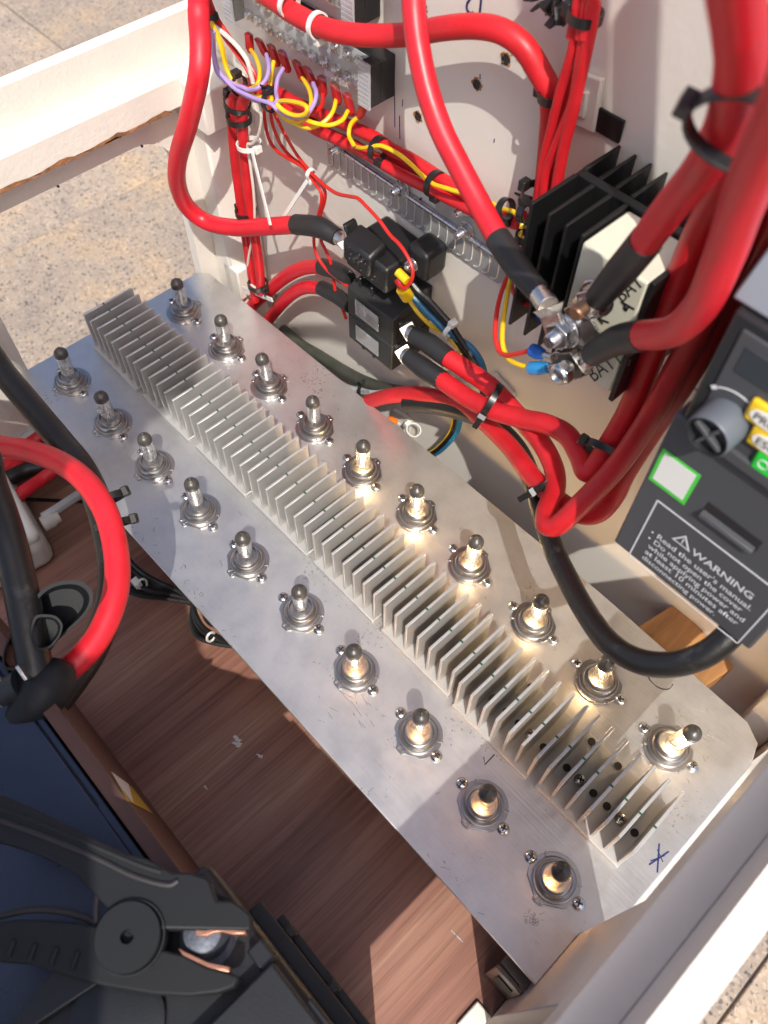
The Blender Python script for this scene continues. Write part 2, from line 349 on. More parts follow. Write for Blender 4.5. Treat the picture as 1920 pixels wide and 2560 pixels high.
# ================================================================ CART
WY = .235; FZ = -.11
cart = thing('wooden_cart', 'cream painted open wooden cart frame with a walnut floor board and raw chipped edges', 'cart', (.3, .1, GZ))
def panel_holes(name, quad_pts, hole, d, m, parent, bev=.0008):
    """rectangular panel in the YZ plane with a rounded window; outline points are (y,z)"""
    bm = bmesh.new()
    def loop(pts): return [bm.verts.new(p) for p in pts]
    vo = loop(quad_pts); vh = loop(hole)
    for vs in (vo, vh):
        for i in range(len(vs)): bm.edges.new((vs[i], vs[(i + 1) % len(vs)]))
    bmesh.ops.triangle_fill(bm, use_beauty=True, use_dissolve=False, edges=bm.edges[:])
    ex = bmesh.ops.extrude_face_region(bm, geom=bm.faces[:])
    bmesh.ops.translate(bm, vec=d, verts=[e for e in ex['geom'] if isinstance(e, bmesh.types.BMVert)])
    bmesh.ops.recalc_face_normals(bm, faces=bm.faces)
    me = bpy.data.meshes.new(name); bm.to_mesh(me); bm.free()
    org = worldloc(parent)
    for v in me.vertices: v.co -= org
    me.materials.append(M[m]); o = bpy.data.objects.new(name, me); COL.objects.link(o); o.parent = parent
    return o
def window(x, y0, y1, z0, z1, r=.036):
    pts = []
    for cy, cz, a0 in ((y1 - r, z1 - r, 0), (y0 + r, z1 - r, 90), (y0 + r, z0 + r, 180), (y1 - r, z0 + r, 270)):
        for k in range(7):
            a = math.radians(a0 + k * 15); pts.append((x, cy + r * math.cos(a), cz + r * math.sin(a)))
    return pts
# far and near side panels, each with its window
for x, d in ((-.043, -.012), (.642, .013)):
    q = [(x, -.095, -.5), (x, WY, -.5), (x, WY, .247), (x, -.095, .247)]
    panel_holes('side_panel', q, window(x, -.025 if d < 0 else -.012, .178, -.075, .157), (d, 0, 0), 'paint', cart)
# front extension of the rails towards the front of the cart
def rail(xp, s, zb, zt):
    mb = MB(); mb.prism([(xp, WY, zb), (xp + s * .018, WY, zb), (xp + s * .018, WY, zt), (xp, WY, zt)], (0, -.835, 0)); r = obj('rail', mb, 'paint', cart, .0012)
    mb = MB(); xa, xb = sorted((xp, xp - s * .0125)); mb.box(xa, xb, -.60, -.097, .10, .247); obj('rail_board', mb, 'paint', cart, .001)
    return r
r1 = rail(-.043, 1, .185, .210); rail(.642, -1, .178, .209)
# ragged plywood edge under the far rail
mb = MB(); y = WY - .01; xs = -.025
pts = []
n = 60
for i in range(n + 1):
    yy = .175 - i * .0067
    h = .0028 + .0014 * math.sin(i * .9) + random.uniform(-.0009, .0011)
    pts.append((yy, h if 0 < i else .0006))
for i in range(n):
    (ya, ha), (yb, hb) = pts[i], pts[i + 1]
    mb.add([(xs + .0006, ya, .1842), (xs + .0006, yb, .1842), (xs + .0006, yb, .1842 + hb), (xs + .0006, ya, .1842 + ha), (xs - .009, ya, .1839), (xs - .009, yb, .1839)], [(0, 1, 2, 3), (0, 4, 5, 1)])
for i in range(40):
    yy = random.uniform(-.2, .17); l = random.uniform(.002, .006)
    mb.obox((xs + .0004, yy, .1850), (0, 1, random.uniform(-.4, .4)), (1, 0, .2), (0, 0, 1), l, .0004, .0007)
obj('chipped_edge', mb, 'rawply', r1)
for (u, v, rr) in ((126, 403, .0011), (307, 316, .0012)):
    p = Px(u, v, -.0247); mb = MB(); mb.lathe([(0, .0002), (rr, .0002), (rr, -.001)], p, (1, 0, 0), 10); obj('nail_hole', mb, 'ink', r1)
# back wall, hinged in two boards
mb = MB(); mb.box(-.06, .66, WY, WY + .014, .1985, .80); upper = obj('back_panel', mb, 'wallpaint', cart, .0008)
mb = MB(); mb.box(-.06, .66, WY, WY + .014, -.5, .197); lower = obj('back_panel', mb, 'wallpaint', cart, .0008)
for (u, v) in ((1093, 128), (1190 - 161 + 1, 182), (903, 251)):
    p = Py(u, v, WY - .0003); mb = MB(); mb.lathe([(0, -.0002), (.0027, -.0002), (.0036, .0002), (.0028, .0003)], p, (0, -1, 0), 14); obj('screw_hole', mb, 'ink', upper)
    mb = MB()
    for k in range(9):
        a = random.uniform(0, 6.28); mb.obox(p + Vector((math.cos(a) * .0036, -.0001, math.sin(a) * .0036)), (1, 0, .3), (0, 1, 0), (-.3, 0, 1), random.uniform(.0004, .001), .0003, random.uniform(.0003, .0008))
    obj('splinters', mb, 'orangewood', upper)
# marker writing and pencil lines on the wall
for body, u, v, rot, sz in (('12', 1052, 2, 180, .017), ('#', 925, 18, 180, .013)):
    a = math.radians(rot); text('handwriting', body, 'blueink', upper, Py(u, v, WY - .0002), (math.cos(a), 0, math.sin(a)), (-math.sin(a), 0, math.cos(a)), size=sz)
mb = MB()
for (a, b) in (((852, 165), (853, 275)), ((870, 215), (869, 230)), ((1037, 160), (1037, 171)), ((912, 150), (911, 170)), ((863, 250), (864, 300)), ((1068, 300), (1067, 308))):
    pa, pb = Py(*a, WY - .0001), Py(*b, WY - .0001); mb.obox((pa + pb) / 2, pb - pa, (0, 1, 0), Vector((0, 1, 0)).cross(pb - pa), (pb - pa).length / 2, .0002, .0003)
obj('pen_lines', mb, 'blueink', upper)
# L3 pencil note and fine wire squiggle on the lower board
text('handwriting', 'L3', 'ink', lower, Py(898, 432, WY - .0002), (.75, 0, -.62), (.62, 0, .75), size=.012)
# corner post
mb = MB()
mb.box(-.043, -.018, .198, WY - .0005, -.11, .168); mb.prism([(-.0175, .198, -.11), (-.0175, WY - .0005, -.11), (-.005, WY - .0005, -.11), (-.0085, .212, -.11)], (0, 0, .275)); post = obj('corner_post', mb, 'paint', cart, .002)
mb = MB(); mb.box(-.043, .004, .188, WY - .0005, .1695, .2065); obj('corner_block', mb, 'paint', cart, .0015)
mb = MB(); mb.box(-.030, -.006, .198, WY - .001, -.03, .008); obj('corner_bracket', mb, 'paint', cart, .0015)
# near front leg
mb = MB(); mb.box(.6265, .6415, -.077, -.0125, -.5, .170); obj('front_leg', mb, 'wallpaint', cart, .0008)
# wooden floor board and raw timber bearer
mb = MB(); mb.box(-.042, .6262, -.60, WY - .001, FZ - .018, FZ); fl = obj('floor_board', mb, 'walnut', cart, .0006)
mb = MB(); mb.obox((.553, .213, -.032), (.20, 1, 0), (-1, .20, 0), (0, 0, 1), .021, .033, .014); obj('timber_bearer', mb, 'orangewood', cart, .001)
mb = MB(); mb.box(.618, .6415, .200, .2345, -.06, .060); obj('corner_block', mb, 'wallpaint', cart, .0015)
# pencil line, chips and shavings on the floor
mb = MB()
for (a, b) in (((1080, 1955), (1155, 2058)), ((1078, 2140), (1165, 2205)), ((975, 2010), (1000, 2035))):
    pa, pb = Pz(*a, FZ + .0002), Pz(*b, FZ + .0002); nn = 26
    for k in range(nn):
        if random.random() < .75:
            c = pa.lerp(pb, (k + random.random() * .5) / nn); mb.obox(c, pb - pa, Vector((0, 0, 1)).cross(pb - pa), (0, 0, 1), (pb - pa).length / nn * .4, .0005, .0001)
obj('pencil_line', mb, 'greywire', fl)
for (u, v, s_) in ((512, 1602, .0042), (561, 1633, .002), (444, 1702, .0014)):
    p = Pz(u, v, FZ); mb = MB()
    for k in range(7): mb.obox(p + Vector((random.uniform(-1, 1) * s_, random.uniform(-.5, .5) * s_, .0006)), (1, random.uniform(-1, 1), .2), (random.uniform(-.3, .3), 1, 0), (0, 0, 1), s_ * random.uniform(.3, .7), s_ * random.uniform(.2, .4), .0004)
    tag(obj('paint_chip', mb, 'dust', at=p), {512: 'largest flake of white paint lying on the walnut floor beside the plate edge', 561: 'small grey paint flake on the walnut floor just under the plate edge', 444: 'tiny pale paint flake on the open walnut floor left of the plate'}[u], 'paint chip')
mb = MB()
for k in range(6):
    p = Pz(1137 + random.uniform(-6, 12), 2110 + random.uniform(-6, 6), FZ + .0008); mb.tube([p, p + Vector((.006, .001, .001)), p + Vector((.009, random.uniform(-.004, .004), 0))], .0002, 4, 3)
p = Pz(1137, 2110, FZ); tag(obj('shaving', mb, 'dust', at=p), 'thin pale wood shavings on the sunlit corner of the walnut floor', 'shavings')
# battery bay: low walnut partition with a warning sticker
mb = MB(); mb.box(.20, .463, -.1805, -.1722, FZ, .134); part = obj('bay_partition', mb, 'walnut2', cart, .0006)
mb = MB(); P = [Py(u, v, -.1716) for u, v in ((240, 1668), (285, 1700), (330, 1757), (277, 1730))]; mb.prism(P, (0, -.0003, 0)); stk = obj('sticker', mb, 'yellowlabel', part)
mb = MB(); Q = [p + Vector((0, .0003, 0)) for p in (P[0], P[0].lerp(P[1], .8), P[3].lerp(P[2], .15), P[0].lerp(P[3], .5))]; mb.prism(Q, (0, -.0002, 0)); obj('sticker_header', mb, 'stickerwhite', stk)
# slotted metal support rail under the plate at the near end
br = thing('slotted_bracket', 'dark grey slotted metal bracket carrying the plate corner at the near front leg', 'bracket', (.6, -.06, -.09))
mb = MB(); mb.box(.604, .626, -.0615, -.0585, FZ + .0005, -.0325); obj('web', mb, 'darksteel', br, .0006)
mb = MB(); mb.box(.604, .626, -.058, -.03, -.0315, -.029); obj('top_flange', mb, 'darksteel', br, .0005)
mb = MB(); mb.box(.609, .622, -.0625, -.062, -.075, -.050); obj('slot', mb, 'ink', br, .004)
mb = MB(); mb.box(.612, .6262, -.10, -.077, FZ + .0005, FZ + .004); tag(obj('paint_blob', mb, 'paint', at=(.62, -.088, FZ), bevel=.0015), 'white painted strip end on the floor by the near front leg', 'strip')

# ================================================================ ALUMINIUM PLATE
PT = 0.0
pl = [(-.0425, -.0568), (.10, -.0562), (.6262, -.0552), (.6262, -.0115), (.6405, -.0105), (.6405, .162), (.6350, .1785), (.6210, .1865), (.48, .1900), (.30, .1880), (.05, .1830), (-.034, .1815), (-.0425, .172)]
mb = MB(); mb.prism([(x, y, 0) for x, y in pl], (0, 0, -.003))
plate = thing('aluminium_plate', 'long scratched bare aluminium mounting plate carrying the lamps and heat sinks', 'metal plate', (.3, .06, -.003))
sheet = obj('sheet', mb, 'alu', plate, .0006)
mb = MB(); mb.box(-.03, .60, -.040, -.037, -.022, -.0032); obj('stiffener', mb, 'alu', plate, .0006)
# loose scratches: tiny raised burrs
mb = MB()
for k in range(150):
    x, y = random.uniform(-.02, .62), random.uniform(.10, .186) if random.random() < .75 else random.uniform(-.05, .03)
    a = random.uniform(0, 3.14); l = random.choice((.0007, .001, .0015, .003)); 
    mb.obox((x, y, .00006), (math.cos(a), math.sin(a), 0), (-math.sin(a), math.cos(a), 0), (0, 0, 1), l, .00013, .00005)
for (u, v, du, dv, n_) in ((1520, 1560, 60, 40, 22), (1340, 1240, 50, 40, 14), (1235, 1080, 60, 50, 16), (690, 1560, 30, 12, 10), (760, 1530, 80, 30, 14)):
    for k in range(n_):
        p = Pz(u + random.uniform(-du, du), v + random.uniform(-dv, dv), .00006); a = random.gauss(.2, .35); l = random.uniform(.002, .008)
        if not (-.03 < p.x < .615 and -.045 < p.y < .172): continue
        mb.obox(p, (math.cos(a), math.sin(a), 0), (-math.sin(a), math.cos(a), 0), (0, 0, 1), l, .00012, .00004)
obj('scratches', mb, 'tin', sheet)['kind'] = 'stuff'
mb = MB()
for (u, v, du, dv, n_) in ((390, 1310, 40, 70, 60), (470, 1420, 40, 50, 50), (560, 1560, 40, 40, 50), (900, 1905, 40, 40, 45), (1150, 1985, 22, 16, 26), (1010, 2010, 40, 40, 20), (640, 1640, 60, 60, 24), (300, 1180, 40, 60, 30)):
    for k in range(n_):
        p = Pz(u + random.gauss(0, .5) * du, v + random.gauss(0, .5) * dv, .00004)
        if not (-.035 < p.x < .61 and -.053 < p.y < .17): continue
        a = random.uniform(0, 3.14)
        for q in range(random.randint(1, 3)):
            l = random.uniform(.0003, .0012); d = Vector((math.cos(a), math.sin(a), 0)); mb.obox(p, d, (-d.y, d.x, 0), (0, 0, 1), l, random.uniform(.00008, .0002), .00004); p = p + d * l * 1.8; a += random.uniform(-.9, .9)
obj('pits', mb, 'darksteel', sheet)['kind'] = 'stuff'
# blue marker cross
mb = MB()
for (a, b, w_) in (((1424, 1822), (1420, 1885), .0009), ((1402, 1868), (1445, 1839), .0009), ((1405, 1860), (1436, 1848), .0006), ((1420, 1835), (1432, 1862), .0006)):
    pa, pb = Pz(*a, .0002), Pz(*b, .0002); mb.obox((pa + pb) / 2, pb - pa, Vector((0, 0, 1)).cross(pb - pa), (0, 0, 1), (pb - pa).length / 2, w_ * .6, .0001)
obj('marker_cross', mb, 'blueink', sheet)
mb = MB()
for k in range(2):
    c = Pz(1425, 1462, .0002); mb.tube([c + Vector((.011 * math.cos(t * .3 + 3.3 + k * .12), .008 * math.sin(t * .3 + 3.3), .0001)) for t in range(12)], .0002, 4, 2)
mb.tube([Pz(1045, 1635, .0002), Pz(1047, 1652, .0002), Pz(1068, 1630, .0002)], .0004, 4, 1)
obj('pencil_marks', mb, 'ink', sheet)

# ================================================================ HEAT SINKS
def screw_mesh(r=.0044, h=.0026):
    a = MB(); a.lathe([(0, h), (r * .45, h * .97), (r * .8, h * .75), (r, h * .3), (r, 0)], n=18)
    c = MB(); c.obox((0, 0, h + .00002), (1, 0, 0), (0, 1, 0), (0, 0, 1), r * .55, r * .12, .00025); c.obox((0, 0, h + .00001), (1, 0, 0), (0, 1, 0), (0, 0, 1), r * .12, r * .55, .00024)
    return a.mesh('screw'), c.mesh('recess')
SCM, RCM = screw_mesh(); SCM.materials.append(M['steel']); RCM.materials.append(M['ink'])
def screw(parent, loc, sc=1.0):
    o = bpy.data.objects.new('screw', SCM); COL.objects.link(o); o.parent = parent; o.location = loc; o.rotation_euler = (0, 0, random.uniform(0, 1.5)); o.scale = (sc,) * 3
    c = bpy.data.objects.new('recess', RCM); COL.objects.link(c); c.parent = o
    return o
HS0, HSP, HSY0, HSY1, HSH = -.0212, .0809, .0372, .0905, .0452
hs_names = ['at the far left end of the plate', 'second from the far left end', 'third from the far left end', 'fourth from the far left end',
            'fourth from the near right end', 'third from the near right end', 'second from the near right end with open drilled base', 'at the near right end by the blue marker cross']
basem = None
for k in range(8):
    x0 = HS0 + HSP * k + (.001 if k in (2, 5) else 0)
    t = thing('heat_sink', 'silver finned aluminium heat sink ' + hs_names[k], 'heat sink', (x0, .0637 + (0, .0006, .0016, .0022, .0024, .0020, -.0008, .0006)[k], 0), 'heat sinks in a row along the plate', (0, .004, -.003, .003, -.004, .002, .006, .003)[k])
    if basem is None:
        mb = MB(); mb.box(-.0003, .0727, -.0288, .0285, .0001, .0042); basem = mb.mesh('base'); basem.materials.append(M['fin'])
        mb = MB(); mb.box(-.0002, .0020, -.0265, .0268, .0046, HSH); finm = mb.mesh('fin'); finm.materials.append(M['fin'])
        mb = MB(); mb.box(-.0003, .0021, -.0007, .0007, HSH - .0006, HSH + .0002); dotm = mb.mesh('ink_dot'); dotm.materials.append(M['greenink'])
        mb = MB(); mb.lathe([(0, .00012), (.0021, .00012), (.0028, .0002), (.0029, 0)], n=14); holem = mb.mesh('drill_hole'); holem.materials.append(M['ink'])
    for nm, me in (('base', basem),):
        o = bpy.data.objects.new(nm, me); COL.objects.link(o); o.parent = t
        b = o.modifiers.new('bevel', 'BEVEL'); b.width = .0004; b.segments = 1
    for i in range(7):
        o = bpy.data.objects.new('fin', finm); COL.objects.link(o); o.parent = t; o.location = (i * .01175, random.uniform(-.0002, .0002), 0); o.rotation_euler = (0, random.uniform(-.006, .006), random.uniform(-.004, .004))
        b = o.modifiers.new('bevel', 'BEVEL'); b.width = .0003; b.segments = 1
        d = bpy.data.objects.new('ink_dot', dotm); COL.objects.link(d); d.parent = o; d.location = (0, -.005 + random.uniform(-.0006, .0006), 0)
    for i, yy in ((0, -.003), (2, -.003), (3, -.003), (5, -.003), (0, .0245), (2, .0245)):
        o = bpy.data.objects.new('drill_hole', holem); COL.objects.link(o); o.parent = t; o.location = (.0068 + i * .012, yy, .0048)
    for i in (1, 4): screw(t, (.0068 + i * .012, -.003, .0048), 1.0)

# ================================================================ LAMPS
lampB = [(461.8, 779.4), (567, 870.8), (674, 965.7), (788, 1070), (905.7, 1180), (1042, 1287), (1174, 1415), (1333, 1557), (1495, 1704), (1669, 1869)]
lampF = [(179.4, 956), (280.7, 1060), (385, 1167), (499, 1279), (619, 1403), (754, 1532), (889.5, 1678), (1045.6, 1837), (1206, 2015), (1385, 2201)]
tipB = [(436.9, 695.5), (548.0, 785.2), (643.5, 881.8), (779.5, 990.6), (912.6, 1100.6), (1039.3, 1214.6), (1199.0, 1338.0), (1359.3, 1490.2), (1512.7, 1649.3), (1748, 1824)]
tipF = [(148.7, 863.3), (245.9, 977.3), (355.9, 1077.4), (473.4, 1189.1), (605.9, 1333.9), (749.4, 1468.7), (881.4, 1617.5), (1055.5, 1779.5), (1221.6, 1975.7), (1408.5, 2172.5)]
lt = thing('halogen_lamp', '', 'lamp', (0, 0, 0))
# flange outline: round plate with two clipped chords and a notched tab towards -Y
pts = []
for k in range(72):
    a = math.radians(k * 5); r = .0180
    d = (a - math.radians(270) + math.pi) % (2 * math.pi) - math.pi
    if math.radians(14) < abs(d) < math.radians(52):
        r = min(r, .0163 / max(.5, math.cos(abs(d) - math.radians(33))))
    if abs(d) <= math.radians(14): r = .0192
    if abs(abs(d) - math.radians(122)) < math.radians(4): r = .0172
    pts.append((r * math.cos(a), r * math.sin(a), 0.0001))
mb = MB(); mb.prism(pts, (0, 0, .0011)); fl_ = obj('flange', mb, 'lampsteel', lt, .0003, seg=1)
for a in (270 - 7, 270 + 7, 32, 148):
    mb = MB(); a = math.radians(a); mb.obox((math.cos(a) * .0168, math.sin(a) * .0168, .0016), (math.cos(a), math.sin(a), 0), (-math.sin(a), math.cos(a), 0), (0, 0, 1), .0017, .0008, .0006); obj('key_tab', mb, 'lampsteel', fl_, .0003, seg=1)
mb = MB(); mb.lathe([(.0150, .0008), (.0151, .0030), (.0147, .0040), (.0142, .0041), (.0138, .0034), (.0132, .0033), (.0128, .0040), (.0124, .0058), (.0118, .0064), (.0110, .0062), (.0106, .0056), (.0101, .0058), (.0099, .0074), (.0101, .0084), (.0099, .0108), (.0095, .0116), (.0089, .0116), (.0086, .0108), (.0084, .0078), (0, .0074)], n=40); obj('collar', mb, 'lampsteel', lt)
mb = MB(); mb.lathe([(.0061, .0076), (.0061, .0325), (.0060, .0350)], n=28); gl = obj('glass_tube', mb, 'glass', lt)
mb = MB(); mb.lathe([(.00613, .0342), (.00617, .0360), (.0060, .0382), (.0052, .0400), (.0036, .0415), (.0019, .0421), (.0013, .0428), (.0010, .0440), (.0004, .0446), (0, .0447)], n=28); tp = obj('smoked_tip', mb, 'tip', lt)
mb = MB()
mb.tube([(-.0028, 0, .0062), (-.0028, 0, .016), (-.0012, 0, .018)], .0004, 6, 4); mb.tube([(.0028, .0004, .0062), (.0030, .0004, .026), (.0012, 0, .0275)], .0004, 6, 4)
mb.box(-.0040, .0040, -.0004, .0004, .0072, .0100); mb.box(-.005, -.003, -.0022, .0022, .0064, .0085); mb.box(.003, .005, -.0022, .0022, .0064, .0085)
mb.tube([(-.0012, .003, .0064), (-.0018, .0032, .012)], .0005, 6, 1)
sp = obj('wire_support', mb, 'filament', lt)
mb = MB(); mb.tube([(math.cos(k * 1.57) * .0009, math.sin(k * 1.57) * .0012, .0165 + k * .00038) for k in range(32)], .00075, 6, 2); fi = obj('filament', mb, 'filament', lt)
for o in (gl, tp, sp, fi): pass
SX = .0202
def lamp(px, tip, row, i, lit):
    p = Pz(px[0] / K, px[1] / K, 0); tz = Pz(tip[0] / K, tip[1] / K, .0447)
    L = lt if (row, i) == ('F', 0) else lt.copy()
    if L is not lt: COL.objects.link(L)
    L.location = p; L.rotation_euler = (0, 0, random.uniform(-.08, .08) + (math.pi if row == 'B' else 0))
    rz = L.rotation_euler[2]
    ax = (tz - p); ax.normalize()
    if i != 9: ax = (ax * .6 + Vector((0, 0, .4))).normalized()
    loc = Matrix.Rotation(-rz, 3, 'Z') @ ax
    q = Vector((0, 0, 1)).rotation_difference(loc)
    for ch in PROTO:
        c = ch if L is lt else ch.copy()
        if c is not ch: COL.objects.link(c)
        c.parent = L
        nm = ch.name.split('.')[0]
        if nm in ('glass_tube', 'smoked_tip', 'wire_support', 'filament'):
            c.rotation_mode = 'QUATERNION'; c.rotation_quaternion = q
        if nm == 'filament' and lit:
            c.material_slots[0].link = 'OBJECT'; c.material_slots[0].material = M['hot' if lit == 2 else 'warmhot']
        if L is not lt:
            for g in PSUB.get(ch, ()): d = g.copy(); COL.objects.link(d); d.parent = c
    for sx in (-SX, SX): screw(L, (sx, random.uniform(-.0015, .0015), .0002), 1.0)
    if lit:
        ld = bpy.data.lights.new('filament_light', 'POINT'); ld.energy = ({4: .024, 5: .024, 6: .024, 7: .016, 8: .014, 9: .018}[i] if lit == 2 else .006); ld.color = (1, .60, .26); ld.shadow_soft_size = .0022
        lo = bpy.data.objects.new('filament_light', ld); COL.objects.link(lo); lo.parent = L; lo.location = loc * .0225
    rowt = 'back row' if row == 'B' else 'front row'
    ordn = ['first', 'second', 'third', 'fourth', 'fifth', 'sixth', 'seventh', 'eighth', 'ninth', 'tenth'][i]
    st = {0: 'unlit clear halogen lamp', 1: 'dimly glowing halogen lamp', 2: 'brightly lit halogen lamp'}[lit]
    ex = ', leaning over sideways' if (row, i) == ('B', 9) else (', under the black cable' if (row, i) == ('B', 8) else '')
    tag(L, f'{st}, {ordn} from far left in the {rowt}{ex}', 'lamp', 'halogen lamps on the plate, ' + rowt)
PROTO = list(lt.children); PSUB = {fl_: list(fl_.children)}
LIT = {('B', 4): 2, ('B', 5): 2, ('B', 6): 2, ('B', 7): 2, ('B', 8): 2, ('B', 9): 2, ('F', 6): 1, ('F', 7): 1, ('F', 8): 1, ('F', 9): 1}
for i in range(10): lamp(lampF[i], tipF[i], 'F', i, LIT.get(('F', i), 0))
for i in range(10): lamp(lampB[i], tipB[i], 'B', i, LIT.get(('B', i), 0))

# ================================================================ WALL FITTINGS
def along(o, name, v): return o
# ---- perforated piano hinge
def quad_on_wall(pts, y): return [Py(u, v, y) for u, v in pts]
c3 = lambda x, y: (691.3 + x * .28127, 276.5 + y * .28127)
c1 = lambda x, y: (414.8 + x * .28127, y * .28127)
c2 = lambda x, y: (432 + x * .21875, 172.8 + y * .21875)
c4 = lambda x, y: (725.8 + x * .20834, 449.3 + y * .20834)
c5 = lambda x, y: (1054.2 + x * .2604, 483.9 + y * .2604)
c6 = lambda x, y: (1123.3 + x * .3229, y * .3229)
cA = lambda x, y: (725.8 + x * .3751, 777.7 + y * .3751)
hz = .1985; hx0, hx1 = .108, .345
hinge = thing('piano_hinge', 'galvanised long hinge with pale curved edge glints joining the two wall boards', 'hinge', (hx0, WY, hz))
mb = MB(); mb.box(hx0, hx1, WY - .0018, WY - .0004, hz - .0235, hz - .002); leaf = obj('lower_leaf', mb, 'galv', hinge, .0004)
mb = MB(); mb.box(.23, hx1, WY - .0018, WY - .0004, hz + .002, hz + .016); obj('upper_leaf', mb, 'galv', hinge, .0004)
mb = MB()
k = 0; x = hx0
while x < hx1: mb.cyl((x, WY - .0026, hz), (x + .0118, WY - .0026, hz), .0024, 10); x += .0122
obj('knuckles', mb, 'steel', hinge)
mb = MB(); mb.tube([(0, -.0003, -.0005), (.0010, -.0003, -.004), (.0012, -.0003, -.010), (.0006, -.0003, -.016), (-.0020, -.0003, -.0186), (-.0048, -.0003, -.0192)], .0006, 5, 4); rm = mb.mesh('ridge'); rm.materials.append(M['ridge'])
x = hx0 + .006
while x < hx1 - .002:
    o = bpy.data.objects.new('ridge', rm); COL.objects.link(o); o.parent = leaf; o.location = Vector((x, WY - .0018, hz - .0025)) - worldloc(leaf); x += .0086
def hexnut(mb, c, ax, r, h, n=6): mb.prism([Vector(c) + (Vector(ax).orthogonal().normalized() * math.cos(a) + Vector(ax).normalized().cross(Vector(ax).orthogonal().normalized()) * math.sin(a)) * r for a in [math.pi * 2 * i / n for i in range(n)]], Vector(ax).normalized() * h)
def bolt(parent, c, r=.0026, L=.012, nut='steel', stud='steel', ax=(0, -1, 0)):
    ax = Vector(ax); mb = MB(); mb.lathe([(r * 2.6, 0), (r * 2.6, .0008), (0, .0008)], c, ax, 18); hexnut(mb, Vector(c) + ax * .0008, ax, r * 2.05, r * 1.7); n_ = obj('nut', mb, nut, parent, .0003)
    mb = MB(); prof = [(r, 0)]
    z = .001
    while z < L - .001: prof += [(r, z), (r * .86, z + .0004)]; z += .0008
    prof += [(r * .8, L), (0, L)]; mb.lathe(prof, c, ax, 14); obj('stud', mb, stud, parent)
for i, (u, v) in enumerate((c3(115, 160), c3(590, 480), c3(1085, 810))):
    bolt(hinge, Py(u, v, WY - .008) * 1.0 + Vector((0, .006, 0)))
bolt(hinge, Py(*c3(1075, 640), WY - .008) + Vector((0, .006, 0)))

# ---- terminal blocks
def terminal_block(name, label, x0, x1, z0, z1, y0, npos):
    t = thing(name, label, 'terminal block', ((x0 + x1) / 2, WY, z0), 'terminal blocks on the wall')
    mb = MB(); mb.box(x0, x1, y0 + .010, WY - .0005, z0 + .001, z1 - .001); b = obj('body', mb, 'blackplastic', t, .0008)
    mb = MB(); mb.box(x0 + .012, x1 - .006, y0 + .0094, y0 + .0101, z0 + .002, z1 - .002); obj('grey_face', mb, 'greywire', t)
    for xa in (x1 - .010, x0): mb = MB(); mb.box(xa, xa + .010, y0 + .0018, y0 + .0101, z0 + .001, z1 - .001); obj('end_wall', mb, 'blackplastic', t, .0005)
    mb = MB(); mb.box(x0 + .010, x1 - .012, y0, y0 + .0016, z0, z1); cv = obj('clear_cover', mb, 'acrylic', t)
    for xa, xb in ((x0 - .001, x0 + .009), (x1 - .011, x1)):
        mb = MB(); mb.box(xa, xb, y0 - .0003, y0 + .0014, z0, z1)
        for q in range(9): mb.box(xa, xb, y0 - .0006, y0 - .0003, z0 + .001 + q * (z1 - z0 - .002) / 9, z0 + .001 + (q + .5) * (z1 - z0 - .002) / 9)
        obj('ribbed_end', mb, 'acrylicend', t)
    dx = (x1 - x0 - .024) / npos
    for i in range(npos):
        cx = x0 + .012 + dx * (i + .5)
        for zz in (z0 + (z1 - z0) * .22, z0 + (z1 - z0) * .74):
            mb = MB(); mb.box(cx - .0035, cx + .0035, y0 + .0072, y0 + .0094, zz - .0035, zz + .0035); pl_ = obj('terminal', mb, 'tin', t)
            mb = MB(); mb.lathe([(.0030, 0), (.0030, .0014), (.0018, .0022), (0, .0023)], (cx, y0 + .0072, zz), (0, -1, 0), 14); obj('terminal_screw', mb, 'steel', pl_)
    return t, cv, dx
TY = .2105
tb1, cover1, dx1 = terminal_block('terminal_block', 'lower clear covered terminal block numbered to 10 with red tagged wires below', .024, .1838, .2665, .2975, TY, 11)
tb2, cover2, dx2 = terminal_block('terminal_block', 'upper clear covered terminal block cut by the top edge of the picture', .02, .1690, .3135, .345, TY, 10)
for i, nn in enumerate('45678910'[:7]):
    u, v = c1(620 + i * 100, 232 + i * 60)
    text('number', nn if i < 6 else '10', 'print', tb1, Py(u, v, TY - .0003), (1, 0, 0), (0, 0, 1), size=.0062)
text('rating', '600V 20A', 'print', tb1, Py(*c1(1020, 570), TY - .0003), (1, 0, 0), (0, 0, 1), size=.0062)

